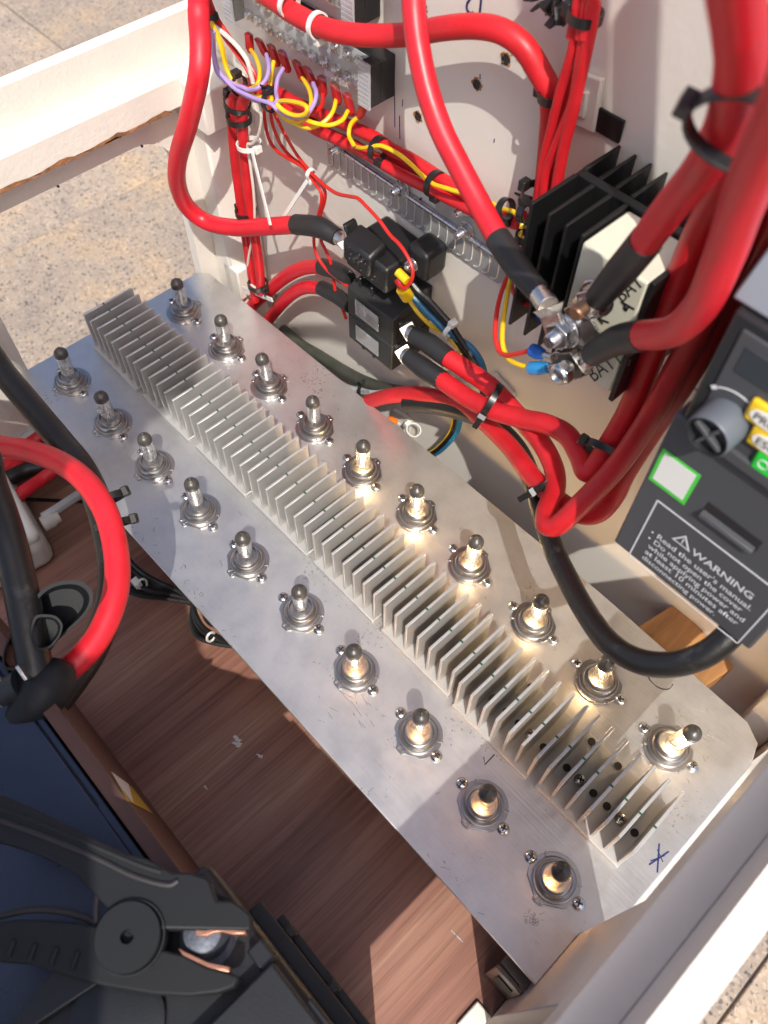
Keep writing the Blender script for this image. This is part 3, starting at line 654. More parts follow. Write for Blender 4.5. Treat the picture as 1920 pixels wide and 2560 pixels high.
# ---- little helpers for wires and cables
def wire(name, label, cat, pts, r, m, group=None, n=8, sub=6):
    mb = MB(); mb.tube(pts, r, n, sub); return tag(obj(name, mb, m, at=pts[0]), label, cat, group)
def lug(parent, a, b, e, nrm, r=.006, w_=.0085, hole=True):
    a, b, e = Vector(a), Vector(b), Vector(e); nrm = Vector(nrm).normalized()
    mb = MB(); mb.tube([a, b], r, 14, 1)
    d = (e - b); L = d.length; d = d.normalized(); sd = d.cross(nrm).normalized()
    nn = sd.cross(d).normalized(); h = .0014
    mb.add([b + sd * r + nn * r, b - sd * r + nn * r, b - sd * r - nn * r, b + sd * r - nn * r] + [b + d * (L * .3) + sd * w_ * i + nn * h * j for i, j in ((1, 1), (-1, 1), (-1, -1), (1, -1))],
           [(0, 1, 5, 4), (1, 2, 6, 5), (2, 3, 7, 6), (3, 0, 4, 7), (3, 2, 1, 0), (4, 5, 6, 7)])
    pts = [b + d * (L * .28) + sd * w_, b + d * (L - w_ * .3) + sd * w_] + [e + (d * math.cos(t) + sd * math.sin(t)) * w_ for t in [math.radians(q) for q in (60, 30, 0, -30, -60)]] + [b + d * (L - w_ * .3) - sd * w_, b + d * (L * .28) - sd * w_]
    mb.prism([p - nn * h for p in pts], nn * 2 * h)
    return obj('lug', mb, 'tin', parent, .0004)
def cable(name, label, pts, r, m='red', shrinks=(), lugs=(), cat='cable', group='thick red battery cables'):
    t = thing(name, label, cat, pts[0], group)
    mb = MB(); mb.tube(pts, r, 16, 7); obj('jacket', mb, m, t)
    for P_, rr in shrinks:
        mb = MB(); mb.tube(P_, rr, 16, 6); obj('heat_shrink', mb, 'shrink', t)
    for L_ in lugs: lug(t, *L_)
    return t
def tie(u, v, mode, val, du, dv, r, hx=0, hy=0, m='tie', label='', tail=0.0, ww=.0024, off=0):
    """cable tie round a bundle: px centre, px direction of the bundle, ring radius, px direction towards its head"""
    f = FN[mode]; c = f(u, v, val) if mode != 't' else Pt(u, v, val); c2_ = f(u + du, v + dv, val)
    ax = (c2_ - c).normalized(); h = f(u + hx, v + hy, val) - c; h = (h - ax * h.dot(ax))
    if h.length < 1e-6: h = ax.orthogonal()
    h.normalize(); sd = ax.cross(h)
    t = thing('cable_tie', label, 'cable tie', c, 'black cable ties' if m == 'tie' else 'white cable ties')
    mb = MB(); th = .0006; n = 28
    vs = []
    for k in range(n):
        d = h * math.cos(2 * math.pi * k / n) + sd * math.sin(2 * math.pi * k / n)
        for rr, s_ in ((r, -1), (r, 1), (r + th * 2, 1), (r + th * 2, -1)): vs.append(c + d * rr + ax * s_ * ww)
    mb.add(vs, [(k * 4 + a, k * 4 + (a + 1) % 4, ((k + 1) % n) * 4 + (a + 1) % 4, ((k + 1) % n) * 4 + a) for k in range(n) for a in range(4)], True)
    obj('band', mb, m, t)
    mb = MB(); mb.obox(c + h * (r + .0022), h, sd, ax, .0024, .0033, ww + .0011); obj('head', mb, m, t, .0006)
    if tail:
        a = c + h * (r + .0030); mb = MB(); mb.obox(a + (sd * .7 + h * .7).normalized() * tail / 2, (sd * .7 + h * .7), ax, (sd * .7 - h * .7), tail / 2, ww * .9, .0006); obj('tail', mb, m, t)
    return t

# ---- red crimp tags and wires under the lower block
tags = [(440, 320), (540, 367), (627, 418), (710, 465), (823, 540), (908, 588), (1000, 656), (1105, 712), (1204, 792), (1308, 846)]
wcol = 'YVYVYVRYYY'
WPTS = [
 [(445, 375), (490, 440), (520, 540), (510, 630), (470, 672), (400, 690), (330, 650), (268, 520), (225, 330), (150, 170)],
 [(572, 418), (590, 510), (572, 600), (510, 672), (440, 690), (385, 668), (310, 640), (215, 560), (172, 420), (165, 240)],
 [(628, 470), (605, 590), (600, 700), (612, 765), (580, 775), (450, 715), (340, 655), (262, 520), (215, 340), (140, 165)],
 [(700, 525), (660, 600), (645, 700), (652, 775), (590, 795), (430, 745), (300, 662), (195, 560), (165, 420), (155, 230)],
 [(848, 598), (900, 690), (915, 780), (890, 880), (820, 942), (740, 925), (665, 865), (610, 800), (480, 735), (350, 672)],
 [(930, 640), (955, 720), (925, 820), (860, 890), (760, 900), (665, 850), (600, 795), (470, 750), (330, 680), (230, 580)],
 [(1005, 705), (1000, 800), (950, 855), (860, 870), (780, 850)],
 [(1107, 765), (1080, 860), (1010, 940), (900, 982), (800, 955), (700, 890), (625, 812), (500, 725), (360, 665), (275, 540)],
 [(1197, 852), (1150, 925), (1050, 962), (930, 942), (840, 905), (740, 870), (640, 800)],
 [(1285, 890), (1222, 950), (1205, 1040), (1240, 1110)],
]
ordn10 = ['first', 'second', 'third', 'fourth', 'fifth', 'sixth', 'seventh', 'eighth', 'ninth', 'tenth']
cn = {'Y': ('yellow', 'yellow'), 'V': ('violet', 'violet'), 'R': ('red', 'redwire')}
c3p = [(262, 140), (330, 155), (400, 142), (480, 140), (600, 200), (700, 280), (780, 360), (870, 430), (960, 460), (1060, 490), (1200, 520), (1320, 580), (1400, 620), (1480, 640), (1535, 690), (1560, 760), (1555, 830)]
for i, (a, c) in enumerate(zip(tags, wcol)):
    L = WPTS[i]; n = len(L)
    pts = [Py(*c1(*p), .2150 - .026 * min(1, k / 3.) + (-.004 if c == 'V' else 0) - .0015 * (i % 3)) for k, p in enumerate(L)]
    if i == 9: pts = [Py(*c1(*p), .215 - .004 * k) for k, p in enumerate(L)] + [Py(*c3(*p), .213 - .002 * math.sin(k)) for k, p in enumerate(c3p)]
    t = thing('tagged_wire', f'{cn[c][0]} wire with red crimp tag, {ordn10[i]} from left under the terminal block', 'wire', pts[0], 'wires of the lower terminal block')
    mb = MB(); mb.tube(pts, .00155, 8, 7); obj('insulation', mb, cn[c][1], t)
    p = Py(*c1(*a), .2150); d = (pts[0] - p); d = Vector((d.x, 0, -.006)).normalized()
    mb = MB(); mb.obox(p, (1, 0, .0), (0, 1, 0), (-d.x, 0, 1), .0031, .0024, .0066); mb.obox(p + d * .0062, (1, 0, 0), (0, 1, 0), (0, 0, 1), .0022, .0021, .0022); obj('crimp_tag', mb, 'redcrimp', t, .0012)
# loose yellow loop at the tie
L = [(640, 790), (690, 775), (770, 780), (860, 805), (885, 840), (860, 880), (790, 888), (710, 855), (650, 800)]
wire('wire_loop', 'doubled back loop of yellow wire pulled through the second black tie', 'wire', [Py(*c1(*p), .186 - .001 * k) for k, p in enumerate(L)], .0016, 'yellow')
# dark red and grey wires at the upper left
for k, (dx_, lab) in enumerate(((0, 'outer'), (22, 'middle'), (44, 'inner'))):
    wire('riser_wire', f'{lab} dark red wire coming down past the block end at the upper left corner', 'wire', [Py(*c1(60 + dx_, -120), .206) + Vector((0, .01, .22))] + [Py(*c1(x + dx_, y), .206 + .002 * k) for x, y in ((60, -120), (95, 0), (140, 120), (215, 240), (300, 360), (390, 480), (450, 590), (480, 690))], .0016, 'redwire', 'dark red wires at the upper left')
wire('grey_wire', 'pale grey wire curving beside the dark red wires at the upper left', 'wire', [Py(*c1(x, y), .203) for x, y in ((110, 100), (160, 190), (260, 270), (350, 360), (420, 460), (450, 560), (470, 640))], .0018, 'whitewire')
wire('riser_cable', 'thick red cable behind the left tall cable at the top edge', 'cable', [Py(428, -40, .205) + Vector((.0, .01, .25))] + [Py(u, v, .205) for u, v in ((428, -40), (442, 0), (455, 40), (468, 66))], .0042, 'red')
# trunk cables along the hinge
T1 = [c1(380, 700), c1(440, 640), c1(540, 660), c1(640, 700), c1(800, 790), c1(1000, 880), c1(1200, 962), c1(1400, 1055), c3(540, 160), c3(700, 240), c3(900, 370), c3(1060, 470), c3(1250, 585), c3(1400, 660), c3(1560, 690)]
wire('trunk_cable', 'upper red trunk cable running above the hinge under the terminal block', 'cable', [Py(*p, .222) for p in T1], .0046, 'red', 'red trunk cables along the hinge', 12)
T2 = [c2(470, 190), c2(560, 150), c1(640, 760), c1(800, 880), c1(930, 985), c3(100, 72), c3(250, 145), c3(400, 225), c3(600, 345), c3(800, 445), c3(1000, 545), c3(1200, 640), c3(1400, 700), c3(1540, 740)]
wire('trunk_cable', 'lower red trunk cable hugging the hinge knuckles', 'cable', [Py(*p, .219) for p in T2], .0042, 'red', 'red trunk cables along the hinge', 12)
T3 = [c1(700, 800), c1(900, 905), c3(60, 20), c3(260, 110), c3(420, 200), c3(560, 250), c3(760, 360), c3(920, 440), c3(1100, 520)]
wire('trunk_cable', 'thin dark red trunk cable between the two thick ones along the hinge', 'cable', [Py(*p, .226) for p in T3], .0024, 'redcrimp', 'red trunk cables along the hinge')
# cables down the corner post
VA = [c2(500, 120), c2(420, 110), c2(345, 150), c2(312, 300), c2(320, 500), c2(345, 800), c2(385, 1100), c2(410, 1300), c2(450, 1550), c2(480, 1750), c2(520, 2000), c2(545, 2180)]
VB = [c2(600, 130), c2(500, 140), c2(430, 200), c2(412, 330), c2(420, 500), c2(435, 700), c2(465, 1000), c2(495, 1250), c2(535, 1500), c2(565, 1700), c2(590, 1900), c2(600, 2100)]
wire('post_cable', 'left of the two red cables running down the white corner post', 'cable', [Py(*p, .191) for p in VA], .0042, 'red', 'red cables down the corner post', 12)
wire('post_cable', 'right of the two red cables running down the white corner post', 'cable', [Py(*p, .190) for p in VB], .0046, 'red', 'red cables down the corner post', 12)
wire('white_wire', 'thin white wire snaking down the right side of the red post cables', 'wire', [Py(*c2(*p), .188) for p in ((520, 200), (590, 240), (605, 400), (570, 560), (510, 630), (470, 640), (485, 760), (505, 900), (530, 1100), (540, 1350), (525, 1520), (480, 1750), (470, 1900), (500, 2010), (600, 2090))], .0012, 'whitewire')
wire('white_hose', 'short fat white loop behind the post cables below the yellow bundle', 'hose', [Py(*c2(*p), .212) for p in ((520, 190), (500, 300), (520, 420), (570, 500), (575, 380), (540, 230))], .0028, 'whitewire')
# three thin red wires to the fuse box
s1 = [c2(*p) for p in ((625, 220), (640, 400), (680, 580), (760, 700), (880, 780), (1000, 850), (1060, 910), (1120, 1000), (1190, 1100), (1200, 1200), (1170, 1330), (1130, 1500), (1130, 1650), (1180, 1780), (1280, 1900), (1400, 1990), (1470, 2045))]
s2 = [c2(*p) for p in ((685, 250), (720, 450), (800, 640), (900, 760), (1010, 840), (1080, 900), (1160, 990), (1230, 1090), (1230, 1200), (1190, 1350), (1190, 1560), (1240, 1680), (1290, 1800), (1330, 2050), (1350, 2140), (1400, 2240))] + [c4(105, 1150)]
s3 = [c2(*p) for p in ((720, 300), (830, 520), (950, 730), (1060, 870), (1120, 940), (1230, 1040), (1350, 1120), (1480, 1150), (1560, 1170))] + [c4(*p) for p in ((330, 0), (450, 130), (560, 280), (660, 380), (740, 500), (790, 620), (790, 730), (740, 810), (690, 830), (660, 795))]
wire('thin_wire', 'thin red wire ending in the upper unit of the lower fuse box', 'wire', [Py(*p, .212 - .014 * k / 16) for k, p in enumerate(s1)], .0014, 'redwire', 'thin red wires to the fuse boxes')
wire('thin_wire', 'thin red wire ending in the bottom unit of the lower fuse box', 'wire', [Py(*p, .213 - .012 * k / 16) for k, p in enumerate(s2)], .0014, 'redwire', 'thin red wires to the fuse boxes')
wire('thin_wire', 'thin red wire arching over the top fuse box to its yellow tag', 'wire', [Py(*p, .212 - .032 * k / 18) for k, p in enumerate(s3)], .0014, 'redwire', 'thin red wires to the fuse boxes')

# ---- fuse boxes
fb = thing('fuse_box', 'black double fuse box with two clear windows below the angled fuse holder', 'fuse box', (.205, WY, .06))
fx0, fx1 = .1775, .2325
for k, (za, zb) in enumerate(((.0605, .0895), (.0900, .1190))):
    pr = [(fx0, .190, za), (fx0, .190, zb), (fx0, WY - .0005, zb + (.010 if k else 0)), (fx0, WY - .0005, za)]
    mb = MB(); mb.prism(pr, (fx1 - fx0, 0, 0)); u_ = obj('housing', mb, 'blackmatte', fb, .0012)
    mb = MB(); mb.box(fx1 - .0005, fx1 + .0004, .196, .216, za + .005, zb - .005); obj('cable_port', mb, 'ink', u_)
    zc = (za + zb) / 2
    mb = MB(); mb.box(.189, .2165, .1893, .1899, zc - .0075, zc + .0085); w_ = obj('window', mb, 'pcb', u_, .002)
    mb = MB(); mb.box(.1885, .217, .1886, .1893, zc - .008, zc + .009); obj('window_pane', mb, 'clearwin', w_, .0006)
    mb = MB()
    for xx in (.195, .2085): mb.box(xx, xx + .0035, .1893, .1900, za - .0002, za + .0022)
    obj('clips', mb, 'blackplastic', u_, .0004)
    if k:
        for xx in (.1845, .199): mb = MB(); mb.box(xx, xx + .003, .196, .230, zb + .0012, zb + .0105); obj('roof_rib', mb, 'blackmatte', u_, .0006)
fh = thing('fuse_holder', 'black lidded fuse holder set at an angle with a chrome bolt at its right', 'fuse holder', (.205, WY, .15))
A_ = Py(*c4(165, 420), .195); B_ = Py(*c4(575, 740), .195); ex = (B_ - A_).normalized(); ez = Vector((-ex.z, 0, ex.x)); L_ = (B_ - A_).length; mid = (A_ + B_) / 2
mb = MB(); mb.obox(mid + Vector((0, .016, 0)) + ez * .000, ex, (0, 1, 0), ez, L_ / 2 + .001, .0225, .0125); obj('body', mb, 'blackplastic', fh, .003)
mb = MB(); mb.obox(mid + Vector((0, -.002, 0)) + ez * .010 - ex * .006, ex, (0, 1, .3), ez, L_ * .34, .010, .010); lid = obj('lid', mb, 'blackplastic', fh, .003)
for kx in (-.0015, .0035): mb = MB(); mb.obox(mid + Vector((0, -.012, 0)) + ez * .0125 + ex * kx, ex, (0, 1, 0), ez, .0012, .006, .0022); obj('latch', mb, 'blackmatte', lid, .0005)
mb = MB(); mb.obox(A_ + ez * .013 - ex * .004 + Vector((0, .004, 0)), ex, (0, 1, 0), (ez - ex * .6), .0016, .006, .007); obj('hook', mb, 'blackplastic', fh, .0008)
mb = MB(); p = Py(*c4(865, 560), .212); mb.obox(p + Vector((0, .008, 0)), ex, (0, 1, 0), ez, .011, .012, .0135); obj('mounting_ear', mb, 'blackplastic', fh, .0045)
mb = MB(); p = Py(*c4(835, 560), .200); mb.lathe([(.0055, .004), (.0055, .005), (0, .005)], p, (0, -1, 0), 16); hexnut(mb, p + Vector((0, -.005, 0)), (0, -1, 0), .0050, .003); mb.lathe([(.0032, .008), (.0025, .0105), (.001, .0115), (0, .0116)], p, (0, -1, 0), 14); obj('bolt_head', mb, 'steel', fh, .0004)
mb = MB()
for k in range(38):
    q = mid + ex * random.uniform(-.022, .02) + ez * random.uniform(-.012, .02) + Vector((0, -.0145 - .0006, 0)); mb.obox(q, ex, (0, 1, 0), ez, *([random.uniform(.00008, .0002)] * 3))
o = obj('dust_specks', mb, 'dust', fh); o['kind'] = 'stuff'
for nm, a, b, mm, rr in (('yellow', (640, 660), (740, 760), 'yellow', .0034), ('red', (640, 730), (690, 820), 'redcrimp', .0034)):
    mb = MB(); mb.tube([Py(*c4(*a), .184), Py(*c4(*b), .184)], rr, 10, 1); tag(obj('crimp_sleeve', mb, mm, at=Py(*c4(*a), .184)), f'{nm} crimp sleeve plugged into the right end of the angled fuse holder', 'crimp sleeve')
mb = MB(); mb.tube([Py(*c4(690, 840), .186), Py(*c4(745, 925), .190)], .0052, 10, 1); tag(obj('earth_sleeve', mb, 'yellow', at=Py(*c4(690, 840), .186)), 'short yellow sleeve gathering the harness wires below the fuse holder', 'sleeve')
# harness of black, blue and yellow green wires
for nm, m_, L, y0, r in (('black', 'blackcable', [(790, 790), (870, 880), (960, 960), (1080, 1090), (1190, 1215), (1290, 1370), (1400, 1530), (1480, 1680), (1520, 1830), (1530, 1950)], .195, .0026),
                 ('blue', 'blue', [(770, 890), (840, 970), (930, 1070), (1040, 1180), (1140, 1280), (1270, 1360), (1400, 1450), (1500, 1590), (1545, 1750), (1560, 1900)], .197, .0026),
                 ('yellow and green', 'yellow', [(740, 930), (810, 1030), (890, 1130), (1000, 1230), (1110, 1290), (1220, 1400), (1310, 1530), (1330, 1700)], .199, .0018),
                 ('slim black', 'blackcable', [(800, 830), (900, 940), (1020, 1080), (1150, 1230), (1240, 1360), (1350, 1540), (1440, 1700)], .201, .0022)):
    wire('harness_wire', f'{nm} harness wire dropping from the fuse holder to the lower right', 'wire', [Py(*c4(*p), y0 + .001 * k) for k, p in enumerate(L)], r, m_, 'harness wires beside the fuse box')
for nm, m_, dx_, r in (('yellow', 'yellow', -14, .0020), ('black', 'blackcable', 2, .0030), ('blue', 'blue', 22, .0026), ('dark', 'olive', 10, .0024)):
    wire('harness_tail', f'{nm} harness wire curling under the plate edge below the thick red cables', 'wire', [Py(*cA(x + dx_ * (1 if y < 420 else .6), y + dx_ * (.3 if y > 420 else 0)), .218) for x, y in ((700, 250), (695, 330), (675, 410), (625, 480), (555, 535), (470, 560))], r, m_, 'harness wires under the cables')

# ---- heat sink of the isolator and its cream box
iso = thing('battery_isolator', 'black finned isolator with a cream box and three threaded studs on the wall', 'isolator', (.40, WY, .235))
mb = MB(); mb.box(.3635, .4455, .1965, .2025, .233, .320); obj('spine', mb, 'anodised', iso, .0006)
for x_ in (.3645, .3755, .386, .3965, .408, .420, .432, .444):
    mb = MB(); mb.prism([(x_ - .0014, .203, .233), (x_ + .0014, .203, .233), (x_ + .0009, .2335, .233), (x_ - .0009, .2335, .233)], (0, 0, .087)); obj('fin', mb, 'anodised', iso, .0004)
for x_ in (.3645, .3765, .388, .3985):
    mb = MB(); mb.prism([(x_ - .0014, .196, .233), (x_ + .0014, .196, .233), (x_ + .0009, .160, .233), (x_ - .0009, .160, .233)], (0, 0, .087)); obj('fin', mb, 'anodised', iso, .0004)
mb = MB(); mb.box(.4425, .4455, .158, .196, .233, .320); obj('fin', mb, 'anodised', iso, .0004)
mb = MB(); mb.box(.346, .3635, .2325, .2345, .3205, .334); obj('mounting_flange', mb, 'anodised', iso, .0006)
mb = MB(); mb.box(.4005, .4418, .1585, .196, .2375, .318); cb = obj('cover_box', mb, 'boxcream', iso, .0015)
text('handwriting', 'BATT 2', 'ink', iso, Py(1283, 826, .1583), (.42, 0, .91), (-.91, 0, .42), size=.013)
text('handwriting', 'A', 'ink', iso, Py(1256, 735, .1583), (.42, 0, .91), (-.91, 0, .42), size=.012)
text('handwriting', 'BAT', 'ink', iso, Py(1344, 655, .1583), (.42, 0, .91), (-.91, 0, .42), size=.011)
mb = MB()
for a, b in (((1315, 697), (1292, 688)), ((1292, 688), (1302, 700)), ((1292, 688), (1300, 684)), ((1370, 668), (1342, 652)), ((1352, 672), (1348, 655)), ((1347, 664), (1352, 672)), ((1357, 664), (1352, 672)), ((1358, 790), (1362, 776))):
    pa, pb = Py(*a, .1582), Py(*b, .1582); mb.obox((pa + pb) / 2, pb - pa, (0, 1, 0), Vector((0, 1, 0)).cross(pb - pa), (pb - pa).length / 2, .0002, .0005)
obj('marker_arrows', mb, 'ink', iso)
def stud(u, v, ytip, mstud, mnut, nuty, r=.004, dome=False, size=2.0):
    p = Py(u, v, ytip); base = Vector((p.x, .159, p.z)); ln = .159 - ytip
    mb = MB(); prof = [(r, 0)]; z = .002
    while z < ln - .001: prof += [(r, z), (r * .86, z + .0006)]; z += .0012
    prof += [(r * .8, ln), (0, ln)]; mb.lathe(prof, base, (0, -1, 0), 18); s_ = obj('stud', mb, mstud, iso)
    mb = MB(); mb.lathe([(r * 2.5, 0), (r * 2.5, .0016), (r, .0016)], (p.x, nuty + .0015, p.z), (0, -1, 0), 22); hexnut(mb, (p.x, nuty, p.z), (0, -1, 0), r * size, r * 1.5); obj('nut', mb, mnut, s_, .0006)
    return p
sA = stud(1240, 680, .122, 'brownstud', 'steel', .138)
sB = stud(1184, 741, .122, 'steel', 'steel', .134)
sC = stud(1208, 808, .124, 'darksteel', 'darksteel', .138, size=2.3)
mb = MB(); p = Vector((sC.x, .128, sC.z)); hexnut(mb, p, (0, -1, 0), .0072, .005); mb.lathe([(.0058, .005), (.0050, .0062), (.0036, .0066), (.0034, .003), (0, .003)], p, (0, -1, 0), 20); obj('flange_nut', mb, 'steel', iso, .0004)
mb = MB(); mb.obox(Vector((sB.x + .006, .148, sB.z - .004)), (1, 0, -.7), (0, 1, 0), (.7, 0, 1), .016, .0012, .007); obj('link_bar', mb, 'tin', iso, .0006)
for nm, a, b, mm in (('dark blue', (362, 1045), (455, 1082), 'blue'), ('light blue', (357, 1195), (500, 1193), 'lightblue')):
    if 'lightblue' not in M: M['lightblue'] = mat('light blue crimp', (.03, .28, .62), .4); M['darkblue'] = mat('dark blue crimp', (.01, .09, .38), .35)
    pa, pb = Py(*c5(*a), .136), Py(*c5(*b), .136)
    t = thing('ring_terminal', f'{nm} ring terminal on the lowest stud of the isolator', 'ring terminal', pa)
    mb = MB(); mb.tube([pa, pa.lerp(pb, .5), pb], [.0038, .0040, .0030], 12, 3); obj('sleeve', mb, 'darkblue' if mm == 'blue' else mm, t)
    lug(t, pb, pb.lerp(Vector((sC.x, .136, sC.z)), .3), (sC.x, .136, sC.z), (0, 1, 0), .0018, .005)
p = Py(*c5(400, 705), .17); mb = MB(); mb.tube([p, p + Vector((.006, 0, -.004))], .0034, 12, 1); tag(obj('crimp_sleeve', mb, 'darkblue', at=p), 'small blue crimp half hidden behind the big chrome lug', 'crimp sleeve')
wire('sense_wire', 'thin red wire bending under to the dark blue ring terminal', 'wire', [Py(*c5(*p), y) for p, y in (((330, 100), .2), ((250, 280), .195), ((160, 440), .18), ((95, 620), .165), ((65, 800), .15), ((62, 950), .142), ((105, 1068), .138), ((200, 1085), .136), ((365, 1045), .136))], .0015, 'redwire', 'thin sense wires of the isolator')
wire('sense_wire', 'thin yellow wire bending under to the light blue ring terminal', 'wire', [Py(*c5(*p), y) for p, y in (((285, 0), .205), ((240, 200), .195), ((180, 480), .178), ((150, 650), .165), ((122, 850), .15), ((122, 1000), .142), ((165, 1110), .138), ((240, 1160), .136), ((360, 1193), .136))], .0015, 'yellow', 'thin sense wires of the isolator')
wire('sense_wire', 'thin red wire curling left of the isolator to the hidden blue crimp', 'wire', [Py(*c5(*p), y) for p, y in (((350, 20), .205), ((300, 190), .2), ((200, 400), .19), ((192, 500), .185), ((225, 590), .178), ((290, 650), .172), ((400, 700), .170))], .0015, 'redwire', 'thin sense wires of the isolator')
# red riser bundle right of centre
for lab, L, r in (('left', [(405, -90), (400, 0), (388, 100), (350, 330), (270, 600), (210, 850), (160, 1050), (118, 1300), (100, 1450)], .0026), ('front', [(465, -90), (470, 0), (450, 100), (400, 400), (370, 600), (330, 750), (225, 1000), (170, 1150), (150, 1330), (120, 1480)], .0028), ('right', [(505, -90), (500, 0), (480, 150), (430, 400), (345, 780), (290, 1000), (245, 1250), (215, 1400)], .0034), ('back', [(440, -90), (440, 0), (430, 200), (340, 520), (270, 760), (240, 950), (200, 1200), (180, 1400)], .0036)):
    wire('riser_cable', f'{lab} red cable of the upright bundle left of the black isolator', 'cable', [Py(*c6(*L[0]), .22) + Vector((0, 0, .30))] + [Py(*c6(*p), .205 if lab != 'back' else .216) for p in L], r, 'red', 'upright red cable bundle', 12)
mb = MB(); p = Py(1195, 4, .225)
for k in range(16): mb.obox(p + Vector((random.uniform(-.014, .016), random.uniform(-.008, .004), random.uniform(-.006, .006))), (random.uniform(-1, 1), .3, 1), (1, random.uniform(-1, 1), 0), (0, 1, random.uniform(-1, 1)), random.uniform(.002, .005), random.uniform(.001, .003), random.uniform(.002, .004))
tag(obj('tape_remnant', mb, 'blackplastic', at=p, bevel=.0006), 'ragged lump of black tape on the wall at the top edge', 'tape')
# adhesive clip bases
def clip(label, pts, yb, th):
    P = [Py(u, v, yb) for u, v in pts]; c = sum(P, Vector()) / 4; t = thing('adhesive_clip', label, 'cable clip', c, 'white adhesive clips on the wall')
    mb = MB(); mb.prism(P, (0, -th, 0)); b = obj('base', mb, 'clipplastic', t, .0012)
    mb = MB(); q = [c.lerp(p, .5) + Vector((0, -th, 0)) for p in P]; mb.prism(q, (0, -.003, 0)); obj('bridge', mb, 'clipplastic', t, .0012)
clip('white square clip behind the upright red bundle', [(1425, 148), (1312, 160), (1262, 235), (1290, 280)][:0] or [(1236, 142), (1310, 166), (1290, 284), (1222, 252)], WY - .0004, .004)
clip('white square clip below the lowest stud of the isolator', [(1072, 800), (1116, 850), (1104, 892), (1060, 842)], WY - .0004, .005)
clip('white clip under the plate edge beside the long red cable', [(855, 880), (895, 905), (888, 965), (845, 930)], WY - .0004, .005)
clip('white clip at the foot of the red post cables', [(575, 610), (600, 625), (590, 660), (560, 640)], WY - .0004, .005)
mb = MB(); p = Py(847, 908, .205); mb.lathe([(0, .006), (.003, .005), (.004, 0), (.003, -.005), (0, -.006)], p, (1, .2, .4), 12); tag(obj('orange_cap', mb, 'orange', at=p), 'small orange cap peeking over the plate edge by the white clip', 'cap')

# ================================================================ THICK CABLES
def TT(L): return [Pt(u, v, t) for u, v, t in L]
def EX(pts, *offs): return [pts[0] + Vector(o) for o in offs] + list(pts)   # carry a cable on beyond the frame
def EXT(pts): d = (pts[0] - pts[1]).normalized(); return [pts[0] + d * .30, pts[0] + d * .12] + list(pts)
P = [Py(u, v, y) for u, v, y in ((428, -60, .180), (429, 30, .172), (433, 100, .160), (428, 170, .150), (405, 270, .143), (384, 345, .145), (384, 400, .150), (405, 447, .158), (448, 480, .168), (512, 492, .178), (580, 489, .186), (645, 485, .192))]
e = [Py(640, 485, .192), Py(690, 491, .193), Py(728, 512, .195)]
cable('battery_cable', 'tall red cable in an S bend at the left, lugged into the angled fuse holder', EX(P, (-.01, .045, .34), (.0, .03, .16)), .0076, 'redbright', [(e, [.0084, .0086, .0070])], [(e[2], Py(742, 520, .196), Py(778, 536, .198), (0, 1, .6), .0058, .0075)])
P = [Py(u, v, y) for u, v, y in ((540, -45, .192), (600, 5, .192), (640, 32, .193), (690, 57, .195), (740, 71, .198), (800, 77, .202), (880, 75, .206), (960, 61, .208), (1030, 57, .210), (1085, 68, .212), (1130, 100, .214), (1163, 150, .217), (1186, 195, .220), (1192, 240, .222), (1188, 300, .222), (1176, 420, .222))]
cable('battery_cable', 'red cable arching across the top of the wall into the upright bundle', EX(P, (-.12, .022, .03), (-.06, .012, .022)), .0066, 'red')
P = TT([(890, -60, .44), (896, 40, .445), (905, 110, .45), (925, 200, .456), (955, 285, .46), (995, 365, .462), (1040, 450, .462), (1080, 522, .458)])
e = TT([(1075, 515, .458), (1118, 577, .448), (1166, 634, .436)])
cable('battery_cable', 'bright red cable hanging diagonally in front of the wall to the middle stud', EXT(P), .0066, 'redbright', [(e, [.0073, .0073, .0060])], [(e[2], Pt(1184, 662, .430), Py(1204, 724, .131), (0, 1, 0), .0060, .0072)])
P = [Py(*q) for q in ((1585, -60, .045), (1598, 60, .058), (1598, 150, .070), (1572, 262, .088), (1518, 362, .104), (1455, 440, .116), (1392, 524, .125))]
e = [Py(*q) for q in ((1396, 520, .1245), (1345, 582, .130), (1292, 644, .134))]
cable('battery_cable', 'red cable from the top right bundle lugged to the upper brown stud', EXT(P), .0068, 'redbright', [(e, [.0074, .0076, .0064])], [(e[2], Py(1280, 656, .135), Py(1256, 668, .139), (0, 1, 0), .0054, .0072)])
P = [Py(*q) for q in ((1770, 40, .036), (1700, 220, .052), (1645, 335, .064), (1600, 450, .076), (1562, 560, .088), (1515, 660, .101), (1455, 715, .114), (1382, 725, .126))]
e = [Py(*q) for q in ((1390, 725, .125), (1335, 735, .131), (1278, 766, .135))]
cable('battery_cable', 'nearest red cable sweeping in from the right to the lowest stud', EXT(P), .0068, 'redbright', [(e, [.0074, .0076, .0062])], [(e[2], Py(1264, 777, .136), Py(1226, 797, .141), (0, 1, 0), .0052, .0072)])
P = TT([(1720, -20, .27), (1625, 240, .315), (1562, 400, .355), (1510, 500, .385), (1460, 620, .415), (1415, 750, .45), (1362, 880, .49), (1316, 960, .513), (1285, 1008, .525), (1266, 1018, .53), (1252, 985, .537), (1225, 940, .548), (1180, 916, .56), (1130, 905, .575), (1063, 886, .592), (1011, 860, .607), (950, 818, .625)])
e = TT([(957, 823, .624), (915, 795, .632), (882, 770, .640)])
cable('battery_cable', 'red cable from the bottom fuse unit with a tight U turn at the right tie', EXT(P), .0070, 'red', [(e, [.0076, .0080, .0068])], [(e[2], Pt(874, 765, .642), Py(858, 757, .205), (0, 1, 0), .0058, .0065)])
